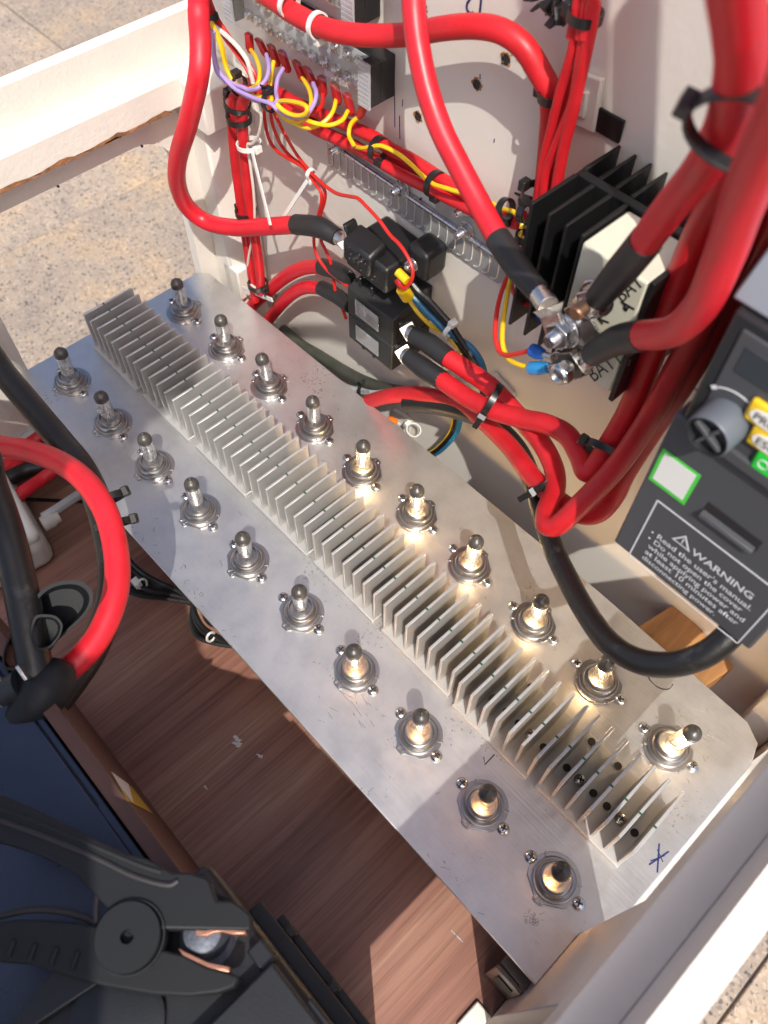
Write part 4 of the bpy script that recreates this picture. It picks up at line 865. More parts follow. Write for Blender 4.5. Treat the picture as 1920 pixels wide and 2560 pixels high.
P = TT([(1740, 120, .28), (1640, 380, .325), (1590, 520, .36), (1520, 690, .405), (1460, 800, .44), (1400, 910, .472), (1330, 1010, .501), (1253, 1090, .522), (1205, 1134, .535), (1180, 1132, .542), (1182, 1100, .55), (1199, 1060, .56), (1196, 1010, .572), (1166, 952, .583), (1110, 888, .595), (1063, 838, .605), (1010, 800, .613), (960, 768, .62)])
e = TT([(968, 774, .618), (930, 745, .626), (894, 722, .634)])
cable('battery_cable', 'red cable from the upper fuse unit looping back at the lowest bend', EXT(P), .0070, 'red', [(e, [.0076, .0080, .0068])], [(e[2], Pt(884, 716, .636), Py(866, 708, .205), (0, 1, 0), .0058, .0065)])
P = TT([(730, 895, .84), (785, 872, .79), (830, 858, .755), (870, 852, .725), (913, 853, .70), (988, 870, .665), (1040, 905, .64), (1101, 965, .61), (1150, 1030, .585), (1200, 1077, .565), (1255, 1110, .55), (1295, 1105, .54), (1326, 1070, .53), (1350, 1020, .515), (1400, 940, .493), (1460, 850, .462), (1520, 750, .43), (1600, 600, .39), (1720, 400, .33)])
cable('battery_cable', 'long red cable rising from behind the plate edge and arching to the right bundle', EXT(P[::-1])[::-1], .0070, 'red')
P = [Py(u, v, .207) for u, v in ((520, 700), (546, 660), (585, 624), (618, 597), (651, 580), (684, 575), (702, 577))]
e = [Py(696, 576, .207), Py(722, 583, .206), Py(745, 596, .205), Py(757, 604, .203)]
cable('battery_cable', 'upper of two short red cables curving into the left of the fuse box', P, .0066, 'redbright', [(e, [.0074, .0076, .0074, .006])])
P = [Py(u, v, .205) for u, v in ((560, 720), (590, 678), (629, 637), (662, 621), (702, 624))]
e = [Py(694, 622, .205), Py(722, 636, .204), Py(742, 650, .203), Py(757, 662, .2)]
cable('battery_cable', 'lower of two short red cables curving into the left of the fuse box', P, .0060, 'redbright', [(e, [.0068, .0070, .0068, .006])])
# other round cables
t = wire('power_cable', 'thick black rubber cable looping over the plate into the motor drive', 'cable', TT([(880, 872, .72), (920, 874, .70), (988, 887, .665), (1063, 916, .635), (1120, 973, .612), (1153, 1050, .592), (1172, 1115, .575), (1198, 1190, .553), (1226, 1250, .535), (1262, 1316, .51), (1312, 1385, .482), (1372, 1425, .462), (1445, 1436, .447), (1520, 1415, .436), (1580, 1368, .43), (1612, 1320, .43), (1625, 1280, .43)]), .0072, 'blackcable', None, 16, 7)
wcab = thing('white_cable', 'light grey printed cable lying along the back edge of the plate', 'cable', Py(720, 832, .222))
mb = MB(); mb.tube([Py(u, v, .222) for u, v in ((690, 808), (740, 836), (800, 846), (880, 847), (940, 843), (1000, 848))], .0042, 12, 6); obj('jacket', mb, 'greywire', wcab)
p = Py(792, 834, .2176); text('print', 'ELUKABEL', 'ink', wcab, Py(797, 843, .2176), Py(757, 841, .2176) - Py(797, 843, .2176), (0, 0, -1), size=.0058)
text('print', '37887 m', 'ink', wcab, Py(914, 841, .2176), Py(874, 844, .2176) - Py(914, 841, .2176), (0, 0, -1), size=.0058)
wire('olive_cable', 'dark olive rubber cable slipping behind the back edge of the plate', 'cable', [Py(u, v, .226) for u, v in ((610, 712), (650, 745), (692, 770), (740, 800), (790, 826), (840, 842), (900, 852))], .0064, 'olive', None, 14)
# front left: big red cable with its black twin
P = TT([(-60, 945, .63), (0, 963, .62), (60, 973, .605), (120, 994, .59), (175, 1030, .572), (218, 1085, .556), (243, 1150, .545), (254, 1230, .535), (245, 1300, .525), (217, 1368, .517), (178, 1418, .51), (128, 1462, .505)])
cable('clamp_cable', 'big red cable curving round the front left to the battery clamp', EX(P, (-.20, -.05, -.14), (-.07, -.02, -.03)), .0082, 'redbright', group=None)
wire('black_twin_cable', 'thick black cable tied beneath the big red cable at the front left', 'cable', EX(TT([(-40, 745, .66), (10, 808, .65), (70, 880, .64), (130, 952, .63), (178, 1012, .615), (212, 1085, .60), (232, 1160, .59), (243, 1240, .58), (233, 1320, .57), (200, 1405, .56), (150, 1480, .55), (110, 1530, .545)]), (-.22, -.02, -.10), (-.08, -.01, -.02)), .0098, 'blackcable', None, 16)
wire('black_hose', 'wide black cable dropping down the left edge into the dark clamp', 'cable', EX(TT([(-60, 950, .52), (-20, 1050, .51), (15, 1150, .50), (38, 1240, .495), (56, 1330, .49), (72, 1420, .487), (84, 1480, .487)]), (-.22, -.04, -.12), (-.08, -.02, -.01)), .0100, 'blackcable', None, 18)
for lab, m_, L, r in (('topmost black', 'blackcable', [(-50, 930), (10, 905), (60, 885), (110, 862)], .0095), ('light grey', 'greywire', [(-50, 1010), (10, 985), (50, 950), (85, 925)], .0055), ('upper red', 'redbright', [(-50, 1035), (10, 1012), (60, 965), (110, 930)], .0075), ('second black', 'blackcable', [(-50, 1070), (10, 1038), (60, 1015), (120, 1000)], .0082), ('lowest red', 'redbright', [(18, 1080), (50, 1062), (90, 1035), (130, 1005)], .0066), ('middle red', 'red', [(-50, 1060), (10, 1025), (70, 985), (120, 960)], .006)):
    wire('left_cable', f'{lab} cable of the bunch at the left edge below the plate', 'cable', EX([Pz(u, v, -.075 + .004 * (k % 2)) for k, (u, v) in enumerate(L)], (-.16, -.05, -.012), (-.06, -.02, -.006)), r, m_, 'cables bunched at the left edge', 12)
wire('meter_lead', 'pale blue grey lead running from the ivory meter under the red cable', 'cable', [Pz(u, v, z) for u, v, z in ((92, 1118, -.075), (112, 1107, -.075), (150, 1082, -.08), (190, 1055, -.085), (230, 1020, -.09))], .0048, 'greywire')
mb = MB(); a, b = Pz(52, 1078, -.1085), Pz(225, 1086, -.1085); mb.obox((a + b) / 2, b - a, (0, 1, 0), (0, 0, 1), (b - a).length / 2, .0024, .0006); tag(obj('tie_strip', mb, 'tie', at=(a + b) / 2), 'long black cable tie strip lying on the floor under the grey lead', 'cable tie')
# thin black cable coils under the plate
def coil(label, L, n, r, spread):
    t = thing('wire_coil', label, 'wire coil', Pz(*L[0], -.06), 'black wire coils under the plate')
    for k in range(n):
        mb = MB(); mb.tube([Pz(u, v, -.05 - .004 * (k % 3)) + Vector((-.0006 * k, -spread * k * math.sin(math.pi * i / (len(L) - 1)), -.003 * (k % 4))) for i, (u, v) in enumerate(L)], r, 6, 6); obj('turn', mb, 'blackcable', t)
    return t
coil('loose coil of thin black wires hanging below the plate edge near the red cable', [(262, 1150), (266, 1180), (282, 1212), (310, 1238), (345, 1258), (385, 1276), (420, 1300)], 7, .0022, .0036)
coil('smaller coil of black wire peeking from under the middle of the plate edge', [(415, 1300), (424, 1330), (440, 1355), (465, 1372), (500, 1390)], 4, .0022, .0026)
mb = MB(); p = Pz(338, 1240, -.05); mb.tube([p + Vector((.0, -.0145 + .004 * math.cos(a), .008 * math.sin(a))) for a in [k * .7 for k in range(10)]], .0011, 6, 2); mb.obox(p + Vector((-.004, -.018, .001)), (1, 0, 0), (0, 1, 0), (0, 0, 1), .004, .003, .003); tag(obj('white_tie', mb, 'whitetie', at=p), 'white tie round the larger black coil under the plate', 'cable tie')
mb = MB(); p = Pz(468, 1366, -.05); mb.tube([p + Vector((.0, -.006 + .004 * math.cos(a), .007 * math.sin(a))) for a in [k * .7 for k in range(10)]], .0011, 6, 2); tag(obj('white_tie', mb, 'whitetie', at=p), 'white tie round the smaller black coil under the plate', 'cable tie')

# ================================================================ CABLE TIES
TIES = [
 (455, 38, 'y', .204, 10, 30, .0052, -12, 4, 'tie', 'black tie on the red wires at the upper left beside the tall cable', .0),
 (514, 183, 'y', .190, 30, 20, .0064, -6, -10, 'tie', 'black tie gathering yellow and violet wires left of the trunk', .0),
 (584, 220, 'y', .188, 30, 12, .0060, -6, -8, 'tie', 'black tie at the root of the yellow wire loop', .006),
 (512, 222, 'y', .190, -2, 30, .0096, -30, -6, 'tie', 'upper black tie on the red post cables', .004),
 (516, 255, 'y', .190, 4, 30, .0092, -30, -12, 'tie', 'second black tie on the red post cables', .004),
 (532, 458, 'y', .190, 6, 30, .0090, -30, 4, 'tie', 'black tie on the red post cables just above the S bend', .0),
 (557, 614, 'y', .190, 6, 30, .0090, 10, 20, 'tie', 'black tie at the foot of the red post cables', .008),
 (818, 322, 'y', .217, 40, 22, .0078, -3, 8, 'tie', 'black tie on the trunk cables where the tenth yellow wire joins', .004),
 (940, 398, 'y', .217, 40, 22, .0082, -4, 24, 'tie', 'black tie with a large square head over the hinge middle', .0),
 (1092, 452, 'y', .215, 40, 10, .0060, 0, 10, 'tie', 'left black tie of the pair beside the isolator foot', .010),
 (1136, 460, 'y', .215, 30, 10, .0058, 4, -10, 'tie', 'right black tie of the pair beside the isolator foot', .010),
 (1264, 34, 'y', .207, -6, 30, .0078, -14, 10, 'tie', 'black tie at the top of the upright red bundle', .008),
 (1196, 208, 'y', .218, -4, 30, .0076, -30, 2, 'tie', 'black tie holding the arching cable to the upright bundle', .014),
 (1166, 420, 'y', .207, -6, 30, .0100, -20, 8, 'tie', 'black tie at the bottom of the upright red bundle', .0),
 (1130, 512, 'y', .200, -6, 24, .0040, 12, 2, 'tie', 'small black tie on the thin wires left of the isolator', .004),
 (1062, 864, 't', .592, 40, 24, .0122, -22, 22, 'tie', 'black tie over three thick red cables in the middle', .010),
 (1184, 1040, 't', .574, 24, 36, .0112, -30, 18, 'tie', 'black tie with a dangling tail where the black cable dives', .012),
 (1314, 985, 't', .517, -30, 46, .0165, -28, 6, 'tie', 'black tie at the U turn of the right bundle', .0),
 (1618, 292, 't', .238, -40, 80, .0178, -14, -6, 'tie', 'large blurred black tie round the nearest red cables at the right edge', .0),
 (790, 845, 'y', .220, 40, 6, .0078, -3, -10, 'tie', 'black tie binding the grey cable to the red one', .0),
 (231, 1080, 't', .567, 24, 50, .0118, 30, -16, 'tie', 'upper black tie on the big red cable at the front left', .003),
 (246, 1132, 't', .560, 14, 50, .0118, 34, -6, 'tie', 'lower black tie on the big red cable at the front left', .003),
 (672, 376, 'y', .207, 26, 22, .0036, -6, 8, 'whitetie', 'white tie with a long tail on the three thin red wires', .0),
 (624, 8, 'y', .192, 30, 22, .0072, -6, 10, 'whitetie', 'milky tie on the arching cable at the top edge', .004),
 (686, 55, 'y', .195, 34, 18, .0072, 4, 12, 'whitetie', 'white tie with a square head on the arching cable above the block', .0),
 (538, 312, 'y', .190, 6, 30, .0092, 12, 2, 'whitetie', 'white tie on the red post cables beside the white wire', .0),
 (973, 713, 'y', .199, 20, 20, .0062, 6, -10, 'whitetie', 'white tie round the black and blue harness', .0),
 (893, 930, 'y', .216, -16, 26, .0064, -10, -4, 'whitetie', 'white tie round the harness under the red cables', .0),
]
for T_ in TIES:
    u, v, mo, va, du, dv, r, hx, hy, m_, lab, tl = T_
    tie(u, v, mo, va, du, dv, r, hx, hy, m_, lab, tl, .0017 if m_ == 'whitetie' else .0023)
for a, b, lab in (((664, 390), (612, 470), 'long translucent tail of the white tie on the thin red wires'), ((545, 330), (584, 486), 'long white tie tail hanging in front of the tall red cable')):
    pa, pb = Py(*a, .204 if lab[5] == 't' else .185), Py(*b, .196 if lab[5] == 't' else .176); d = pb - pa
    mb = MB(); mb.obox((pa + pb) / 2, d, d.cross(Vector((0, 1, 0))), (0, 1, 0), d.length / 2, .0016, .0005); tag(obj('tie_tail', mb, 'whitetie', at=pa), lab, 'cable tie')
a, b = Py(525, 623, .19), Py(588, 648, .19); d = b - a
mb = MB(); mb.obox((a + b) / 2, d, d.cross(Vector((0, 1, 0))), (0, 1, 0), d.length / 2, .0022, .0006); tag(obj('tie_strap', mb, 'whitetie', at=a), 'white tie strap lying across the foot of the post cables', 'cable tie')

# ================================================================ MOTOR DRIVE
DY = .100
vd = thing('motor_drive', 'dark grey motor drive with keypad, knob and a printed WARNING panel at the right', 'motor drive', (.541, WY, .21))
vx0, vx1 = .4995, .5855
mb = MB(); mb.prism([(vx0 + .003, DY + .006, .214), (vx0 + .003, DY + .006, .378), (vx0 + .003, DY + .030, .412), (vx0 + .003, WY - .0005, .430), (vx0 + .003, WY - .0005, .214)], (vx1 - vx0 - .006, 0, 0)); body = obj('body', mb, 'drivedark', vd, .0015)
mb = MB(); mb.box(vx0, vx1, DY, DY + .012, .211, .3205); cvr = obj('front_cover', mb, 'drive', vd, .0014)
mb = MB(); mb.box(vx0 + .004, vx1, DY - .001, DY + .010, .3218, .384); kp = obj('keypad', mb, 'drivedark', vd, .0016)
mb = MB(); mb.box(vx0 + .010, vx1 - .002, DY - .0022, DY, .326, .379); obj('keypad_frame', mb, 'drive', kp, .0008)
mb = MB(); mb.prism([(vx0, DY + .001, .3855), (vx0, DY + .027, .4150), (vx0, WY - .002, .434), (vx0, WY - .002, .428), (vx0, DY + .030, .409), (vx0, DY + .006, .3855)], (vx1 - vx0, 0, 0)); obj('hood', mb, 'drivesky', vd, .0012)
mb = MB(); mb.box(vx0 + .018, vx1, DY - .0045, DY, .3195, .3262); obj('ridge', mb, 'drive', vd, .001)
# knob
kc = Py(1568, 906, DY - .002); r_ = .0102
mb = MB(); prof = []
n = 64; vs = []
for rr, zz in ((r_, 0), (r_ * .96, .0125), (r_ * .90, .0135)):
    for k in range(n): q = rr * (1 + (.018 if k % 2 else -.01)); vs.append(kc + Vector((math.cos(2 * math.pi * k / n) * q, -zz, math.sin(2 * math.pi * k / n) * q)))
fs = [(i * n + k, i * n + (k + 1) % n, (i + 1) * n + (k + 1) % n, (i + 1) * n + k) for i in range(2) for k in range(n)]; mb.add(vs, fs); kn = obj('knob', mb, 'knob', vd)
mb = MB(); mb.lathe([(r_ * .90, .0135), (r_ * .84, .0136), (r_ * .80, .0105), (0, .0100)], kc, (0, -1, 0), 32); obj('knob_face', mb, 'drivedark', kn)
mb = MB(); mb.obox(kc + Vector((0, -.0118, 0)), (1, 0, -.5), (0, 1, 0), (.5, 0, 1), r_ * .76, .0016, .0011); mb.obox(kc + Vector((0, -.0118, 0)), (.5, 0, 1), (0, 1, 0), (1, 0, -.5), r_ * .76, .0014, .0008); obj('knob_grip', mb, 'drive', kn, .0004)
mb = MB(); mb.tube([kc + Vector((math.cos(a) * .0152, -.0002, math.sin(a) * .0152)) for a in [math.radians(d) for d in range(35, 126, 10)]], .0004, 5, 2)
for a in (28, 132): a = math.radians(a); mb.obox(kc + Vector((math.cos(a) * .0152, -.0003, math.sin(a) * .0152)), (-math.sin(a), 0, math.cos(a)), (0, 1, 0), (math.cos(a), 0, math.sin(a)), .0012, .0002, .0009)
obj('turn_arrow', mb, 'print', kp)
mb = MB(); p = Py(1638, 800, DY - .0024); mb.obox(p, (1, 0, 0), (0, 1, 0), (0, 0, 1), .008, .0003, .0065); obj('display', mb, 'meterdark', kp, .001)
for nm, pz, mm in (('key', (1660, 905), 'btnyellow'), ('key', (1664, 958), 'btnyellow'), ('key', (1672, 1012), 'btngreen')):
    p = Py(*pz, DY - .003); mb = MB(); mb.obox(p, (1, 0, 0), (0, 1, 0), (0, 0, 1), .0088, .0016, .0058); kk = obj('key', mb, mm, kp, .0014)
    if mm == 'btnyellow':
        mb = MB(); pts = [p + Vector((.0072 * math.cos(a) * (1 if abs(math.cos(a)) < .8 else .95), -.0017, .0036 * math.sin(a))) for a in [k * math.pi / 12 for k in range(24)]]; mb.prism(pts, (0, -.0005, 0)); ov = obj('key_oval', mb, 'btnwhite', kk)
        if pz[1] > 920: text('lettering', 'ESC', 'ink', kk, p + Vector((-.0050, -.0023, -.0018)), (1, 0, 0), (0, 0, 1), size=.0055)
        else: text('lettering', 'PRG', 'ink', kk, p + Vector((-.0050, -.0023, -.0018)), (1, 0, 0), (0, 0, 1), size=.0055)
    else:
        mb = MB(); mb.tube([p + Vector((-.004 + .0022 * math.cos(a), -.0017, .0022 * math.sin(a))) for a in [k * math.pi / 8 for k in range(17)]], .0003, 5, 1); obj('key_symbol', mb, 'print', kk)
# sticker (its printed square code is left blank)
q = [Py(u, v, DY - .0003) for u, v in ((1428, 968), (1513, 1024), (1482, 1090), (1402, 1040))]; x0_ = (q[0].x + q[3].x) / 2; x1_ = (q[1].x + q[2].x) / 2; z1_ = (q[0].z + q[1].z) / 2; z0_ = (q[2].z + q[3].z) / 2
mb = MB(); mb.box(x0_, x1_, DY - .0004, DY - .0001, z0_, z1_); sg = obj('sticker', mb, 'stickergreen', vd, .0001)
mb = MB(); mb.box(x0_ + .0018, x1_ - .0018, DY - .0006, DY - .0004, z0_ + .0026, z1_ - .0016); obj('sticker_panel', mb, 'stickerwhite', sg)
# moulded handle slot
a_, b_ = Py(1522, 1097, DY), Py(1635, 1172, DY); zc = (a_.z + b_.z) / 2
mb = MB(); mb.box(a_.x, b_.x + .002, DY - .0003, DY, zc - .0042, zc + .0042); sl = obj('handle_slot', mb, 'ink', cvr, .0001)
mb = MB(); mb.prism([(a_.x, DY, zc - .0046), (a_.x, DY - .0035, zc - .0046), (a_.x, DY - .0030, zc - .0024), (a_.x, DY, zc - .0018)], (b_.x + .001 - a_.x, 0, 0)); obj('slot_lip', mb, 'drive', cvr, .0004)
# printed warning panel
f0, f1 = Py(1421, 1081, DY), Py(1358, 1200, DY); fr = Py(1598, 1361, DY); wz1, wz0 = f0.z, f1.z; wx0, wx1 = (f0.x + f1.x) / 2, .5795
mb = MB(); th = .0004
for (xa, xb, za, zb) in ((wx0, wx1, wz1 - th, wz1 + th), (wx0, wx1, wz0 - th, wz0 + th), (wx0 - th, wx0 + th, wz0, wz1), (wx1 - th, wx1 + th, wz0, wz1)): mb.box(xa, xb, DY - .0003, DY - .00005, za, zb)
obj('warning_frame', mb, 'print', cvr)
H = wz1 - wz0; W = wx1 - wx0
text('lettering', 'WARNING', 'print', cvr, (wx0 + W * .38, DY - .0001, wz1 - H * .32), (1, 0, 0), (0, 0, 1), width=W * .50, bold=.018)
for k, (ln, wd, xo) in enumerate((("Read the user's manual.", .80, .115), ('Do not open the cover', .76, .115), ('while applying power and', .84, .095), ('at least 10 minutes after', .82, .095), ('disconnecting power.', .66, .095))):
    z = wz1 - H * (.46 + .105 * k); text('lettering', ln, 'print', cvr, (wx0 + W * xo, DY - .0001, z), (1, 0, 0), (0, 0, 1), width=W * wd, bold=.012)
    if k < 2: mb = MB(); mb.lathe([(.0006, 0), (.0006, .0002), (0, .0002)], (wx0 + W * .075, DY - .0001, z + .0016), (0, -1, 0), 8); obj('bullet', mb, 'print', cvr)
tx, tz, ts = wx0 + W * .29, wz1 - H * .32, .0088
mb = MB(); A3 = [Vector((tx - ts * .6, 0, tz)), Vector((tx + ts * .6, 0, tz)), Vector((tx, 0, tz + ts))]; cc = sum(A3, Vector()) / 3; I3 = [cc + (p - cc) * .72 for p in A3]
for i in range(3):
    j = (i + 1) % 3; mb.prism([p + Vector((0, DY - .00005, 0)) for p in (A3[i], A3[j], I3[j], I3[i])], (0, -.0002, 0))
mb.box(tx - .0003, tx + .0003, DY - .0003, DY - .00005, tz + ts * .34, tz + ts * .62); mb.box(tx - .0003, tx + .0003, DY - .0003, DY - .00005, tz + ts * .2, tz + ts * .27)
obj('warning_triangle', mb, 'print', cvr)

# ================================================================ BATTERIES
BA = thing('battery', 'long black battery, lid tinted for sky sheen, under the open clamp at the lower left', 'battery', (.33, -.3, FZ))
mb = MB(); mb.box(.205, .500, -.46, -.1820, FZ + .0005, .1285); obj('case', mb, 'batterydark', BA, .003)
mb = MB(); mb.box(.215, .495, -.45, -.1865, .1290, .1315); obj('lid', mb, 'battery', BA, .0008)
mb = MB(); mb.prism([(.205, -.1858, .129), (.397, -.1852, .129), (.399, -.1866, .129), (.46, -.1862, .129), (.46, -.1822, .129), (.205, -.1822, .129)], (0, 0, .0018)); obj('lid_border', mb, 'battery', BA, .0005)
BB = thing('battery', 'near black battery with stepped rim and a lead post gripped by the clamp', 'battery', (.6, -.3, FZ))
mb = MB(); mb.box(.464, .598, -.46, -.1585, FZ + .0005, .150); bb = obj('case', mb, 'batterydark', BB, .006, seg=3)
mb = MB(); mb.box(.492, .600, -.159, -.1505, .060, .118); obj('rim', mb, 'blackplastic', BB, .001)
for xx in (.510, .545, .575): mb = MB(); mb.box(xx, xx + .006, -.151, -.1462, .06, .112); obj('rim_rib', mb, 'blackplastic', BB, .001)
mb = MB(); mb.box(.502, .604, -.1508, -.1455, .05, .0995); obj('lower_rim', mb, 'blackplastic', BB, .001)
mb = MB(); mb.box(.524, .59, -.30, -.1625, .1495, .163); mb.box(.5465, .592, -.30, -.1585, .1495, .158); obj('lid_block', mb, 'batterydark', BB, .0015)
mb = MB(); mb.box(.512, .524, -.169, -.1605, .1495, .158); obj('lid_step', mb, 'batterydark', BB, .001)
mb = MB(); mb.lathe([(.0140, 0), (.0136, .0015), (.0105, .0018), (.0098, .005), (.0088, .0185), (.0078, .0192), (0, .0192)], (.4935, -.1785, .1498), (0, 0, 1), 30); obj('post', mb, 'lead', BB)
mb = MB(); mb.lathe([(.0185, 0), (.0185, .0006), (.0150, .0006)], (.4935, -.1785, .1498), (0, 0, 1), 30); obj('post_collar', mb, 'blackplastic', BB)
mb = MB(); p = Pz(255, 2212, .1506)
mb.lathe([(.022, 0), (.022, .004), (.018, .005), (0, .005)], p, (0, 0, 1), 28); obj('vent_cap', mb, 'batterydark', BB)

# ---- clamp on the near battery
CZ = .1740
cl = thing('battery_clamp', 'open black battery clamp biting the lead post with bare copper jaws', 'clamp', Pz(278, 2025, CZ - .02))
up = [(-60, 1690), (0, 1716), (75, 1747), (175, 1797), (275, 1844), (307, 1851), (335, 1862), (372, 1884), (410, 1884), (446, 1896), (454, 1905), (468, 1945), (501, 1945), (521, 1957), (543, 1977), (541, 2010), (351, 2007), (320, 2040), (262, 2010), (232, 1962), (207, 1937), (160, 1887), (120, 1864), (62, 1837), (0, 1818), (-60, 1806)]
dn = [(-60, 1998), (0, 1990), (37, 1985), (100, 1987), (162, 1992), (210, 2000), (262, 1985), (320, 2010), (347, 2050), (396, 2062), (446, 2087), (496, 2101), (518, 2110), (506, 2132), (471, 2145), (408, 2152), (330, 2148), (225, 2130), (125, 2102), (62, 2082), (0, 2077), (-60, 2070)]
mb = MB(); mb.prism([Pz(u, v, CZ) for u, v in up], (0, 0, -.010)); a1 = obj('upper_jaw', mb, 'clamp', cl, .0012)
mb = MB(); mb.prism([Pz(u, v, CZ - .0015) for u, v in dn], (0, 0, -.010)); a2 = obj('lower_jaw', mb, 'clamp', cl, .0012)
mb = MB(); mb.tube([Pz(u, v, CZ - .0002) for u, v in ((-60, 1742), (0, 1772), (90, 1805), (200, 1850), (290, 1893), (360, 1912), (385, 1903))], .0016, 8, 5); obj('grip_groove', mb, 'ink', a1)
mb = MB(); mb.tube([Pz(u, v, CZ - .001) for u, v in ((-60, 1722), (0, 1746), (90, 1780), (200, 1826), (300, 1868), (350, 1884))], .0018, 8, 5); obj('grip_ridge', mb, 'clamp', a1)
for k in range(4):
    mb = MB(); a, b = Pz(30 + 46 * k, 2032 + 8 * k, CZ - .001), Pz(18 + 46 * k, 2066 + 9 * k, CZ - .001); mb.tube([a, b], .0013, 8, 1); obj('grip_rib', mb, 'clamp', a2)
dc = Pz(278, 2025, CZ)
mb = MB(); mb.lathe([(.0150, -.008), (.0150, .0028), (.0146, .0033), (.0031, .0033), (.0030, -.002), (0, -.002)], dc, (0, 0, 1), 48); obj('pivot_disc', mb, 'clamp', cl)
mb = MB(); mb.lathe([(.0158, -.006), (.0158, .0016), (.0152, .0016)], dc + Vector((.0006, .0006, 0)), (0, 0, 1), 48); obj('pivot_washer', mb, 'drivedark', cl)
cu = lambda x, y: (345.6 + x * .25, 1797.3 + y * .25)
mb = MB(); mb.prism([Pz(*cu(x, y), CZ - .0012) for x, y in ((305, 845), (400, 848), (460, 830), (530, 825), (600, 843), (740, 850), (740, 880), (620, 882), (540, 860), (460, 868), (400, 895), (310, 895))], (0, 0, -.009)); obj('copper_jaw', mb, 'copper', cl, .0003)
mb = MB(); mb.prism([Pz(*cu(x, y), CZ - .0020) for x, y in ((155, 1000), (205, 1030), (420, 1130), (600, 1165), (600, 1212), (420, 1172), (200, 1072))], (0, 0, -.009)); obj('copper_jaw', mb, 'copper', cl, .0003)
mb = MB(); mb.tube([Pz(u, v, CZ - .006) for u, v in ((-40, 1990), (60, 1966), (130, 1968), (190, 1985), (206, 2000), (208, 1960), (212, 1930))], .0016, 8, 4); obj('spring', mb, 'ink', cl)
mb = MB(); mb.prism([Pz(u, v, .1525) for u, v in ((125, 2090), (225, 2120), (60, 2230), (20, 2230))], (0, 0, .004)); tag(obj('clamp_shadow_strip', mb, 'batterydark', at=Pz(120, 2150, .1525), bevel=.0008), 'dark flat strip painting the shadow on the lid under the clamp handle', 'shadow strip')  # dark strip laid on the lid in place of the clamp's shadow
# ---- clamp at the left
cm = thing('battery_clamp', 'upright black clamp with scooped handles at the left edge of the battery', 'clamp', Pt(70, 1450, .49))
def scoop(pts, tdepth, th, m_, inner):
    n0 = len(pts); pp = []
    for i in range(n0):
        p0, p1, p2, p3 = (Vector((*pts[(i + j) % n0], 0)) for j in (-1, 0, 1, 2))
        for t in (0, .25, .5, .75): q = .5 * (2 * p1 + (p2 - p0) * t + (2 * p0 - 5 * p1 + 4 * p2 - p3) * t * t + (3 * p1 - p0 - 3 * p2 + p3) * t ** 3); pp.append((q.x, q.y))
    pts = pp; mb = MB(); P = [Pt(u, v, tdepth) for u, v in pts]; c = sum(P, Vector()) / len(P); back = ray(*pts[0]).normalized() * th; n = len(P)
    I = [c + (p - c) * inner for p in P]; J = [c + (p - c) * inner * .86 + back * .85 for p in P]
    mb.add(P + I + J + [p + back for p in P], [(i, (i + 1) % n, n + (i + 1) % n, n + i) for i in range(n)] + [(n + i, n + (i + 1) % n, 2 * n + (i + 1) % n, 2 * n + i) for i in range(n)] + [tuple(range(2 * n, 3 * n))] + [(i, 3 * n + i, 3 * n + (i + 1) % n, (i + 1) % n) for i in range(n)] + [tuple(range(4 * n - 1, 3 * n - 1, -1))], False)
    return mb
cB = lambda x, y: (x * .25, 1209.8 + y * .25)
obj('handle', scoop([cB(*p) for p in ((270, 380), (340, 280), (440, 210), (560, 178), (680, 180), (765, 225), (805, 300), (790, 390), (730, 480), (640, 570), (560, 640), (480, 720), (430, 790), (340, 800), (270, 700), (240, 540))], .49, .022, 'clamp', .88), 'clamp', cm)
obj('handle', scoop([cB(*p) for p in ((300, 490), (400, 470), (490, 490), (540, 560), (520, 650), (470, 720), (430, 760), (360, 780), (300, 760), (260, 640))], .478, .018, 'clamp', .86), 'clamp', cm)
obj('handle', scoop([cB(*p) for p in ((90, 640), (150, 600), (230, 700), (240, 850), (180, 930), (60, 950), (20, 900), (30, 780))], .485, .02, 'clamp', .85), 'clamp', cm)
mb = MB(); mb.tube([Pt(u, v, t) for u, v, t in ((128, 1440, .497), (118, 1462, .492), (98, 1490, .488), (72, 1525, .485), (30, 1560, .482))], [.0092, .0135, .0150, .0135, .008], 18, 5); obj('cable_boot', mb, 'clamp', cm)
mb = MB(); mb.tube([Pt(u, v, t) for u, v, t in ((-30, 1520, .49), (10, 1500, .487), (50, 1478, .484))], .0095, 20, 3); obj('pivot_barrel', mb, 'drivedark', cm)
for k in range(3):
    mb = MB(); c = Pt(8 + 14 * k, 1496 - 7 * k, .4765); d_ = (Pt(50, 1478, .484) - Pt(10, 1500, .487)).normalized(); mb.lathe([(.0098, -.0012), (.0101, 0), (.0098, .0012)], Pt(10 + 14 * k, 1500 - 7.7 * k, .4868), d_, 28); obj('spring_turn', mb, 'steel', cm)
mb = MB(); mb.obox(Pt(52, 1452, .475), right * .7 + down, fwd, right - down * .7, .005, .004, .0012); obj('shiny_bracket', mb, 'steel', cm, .0006)

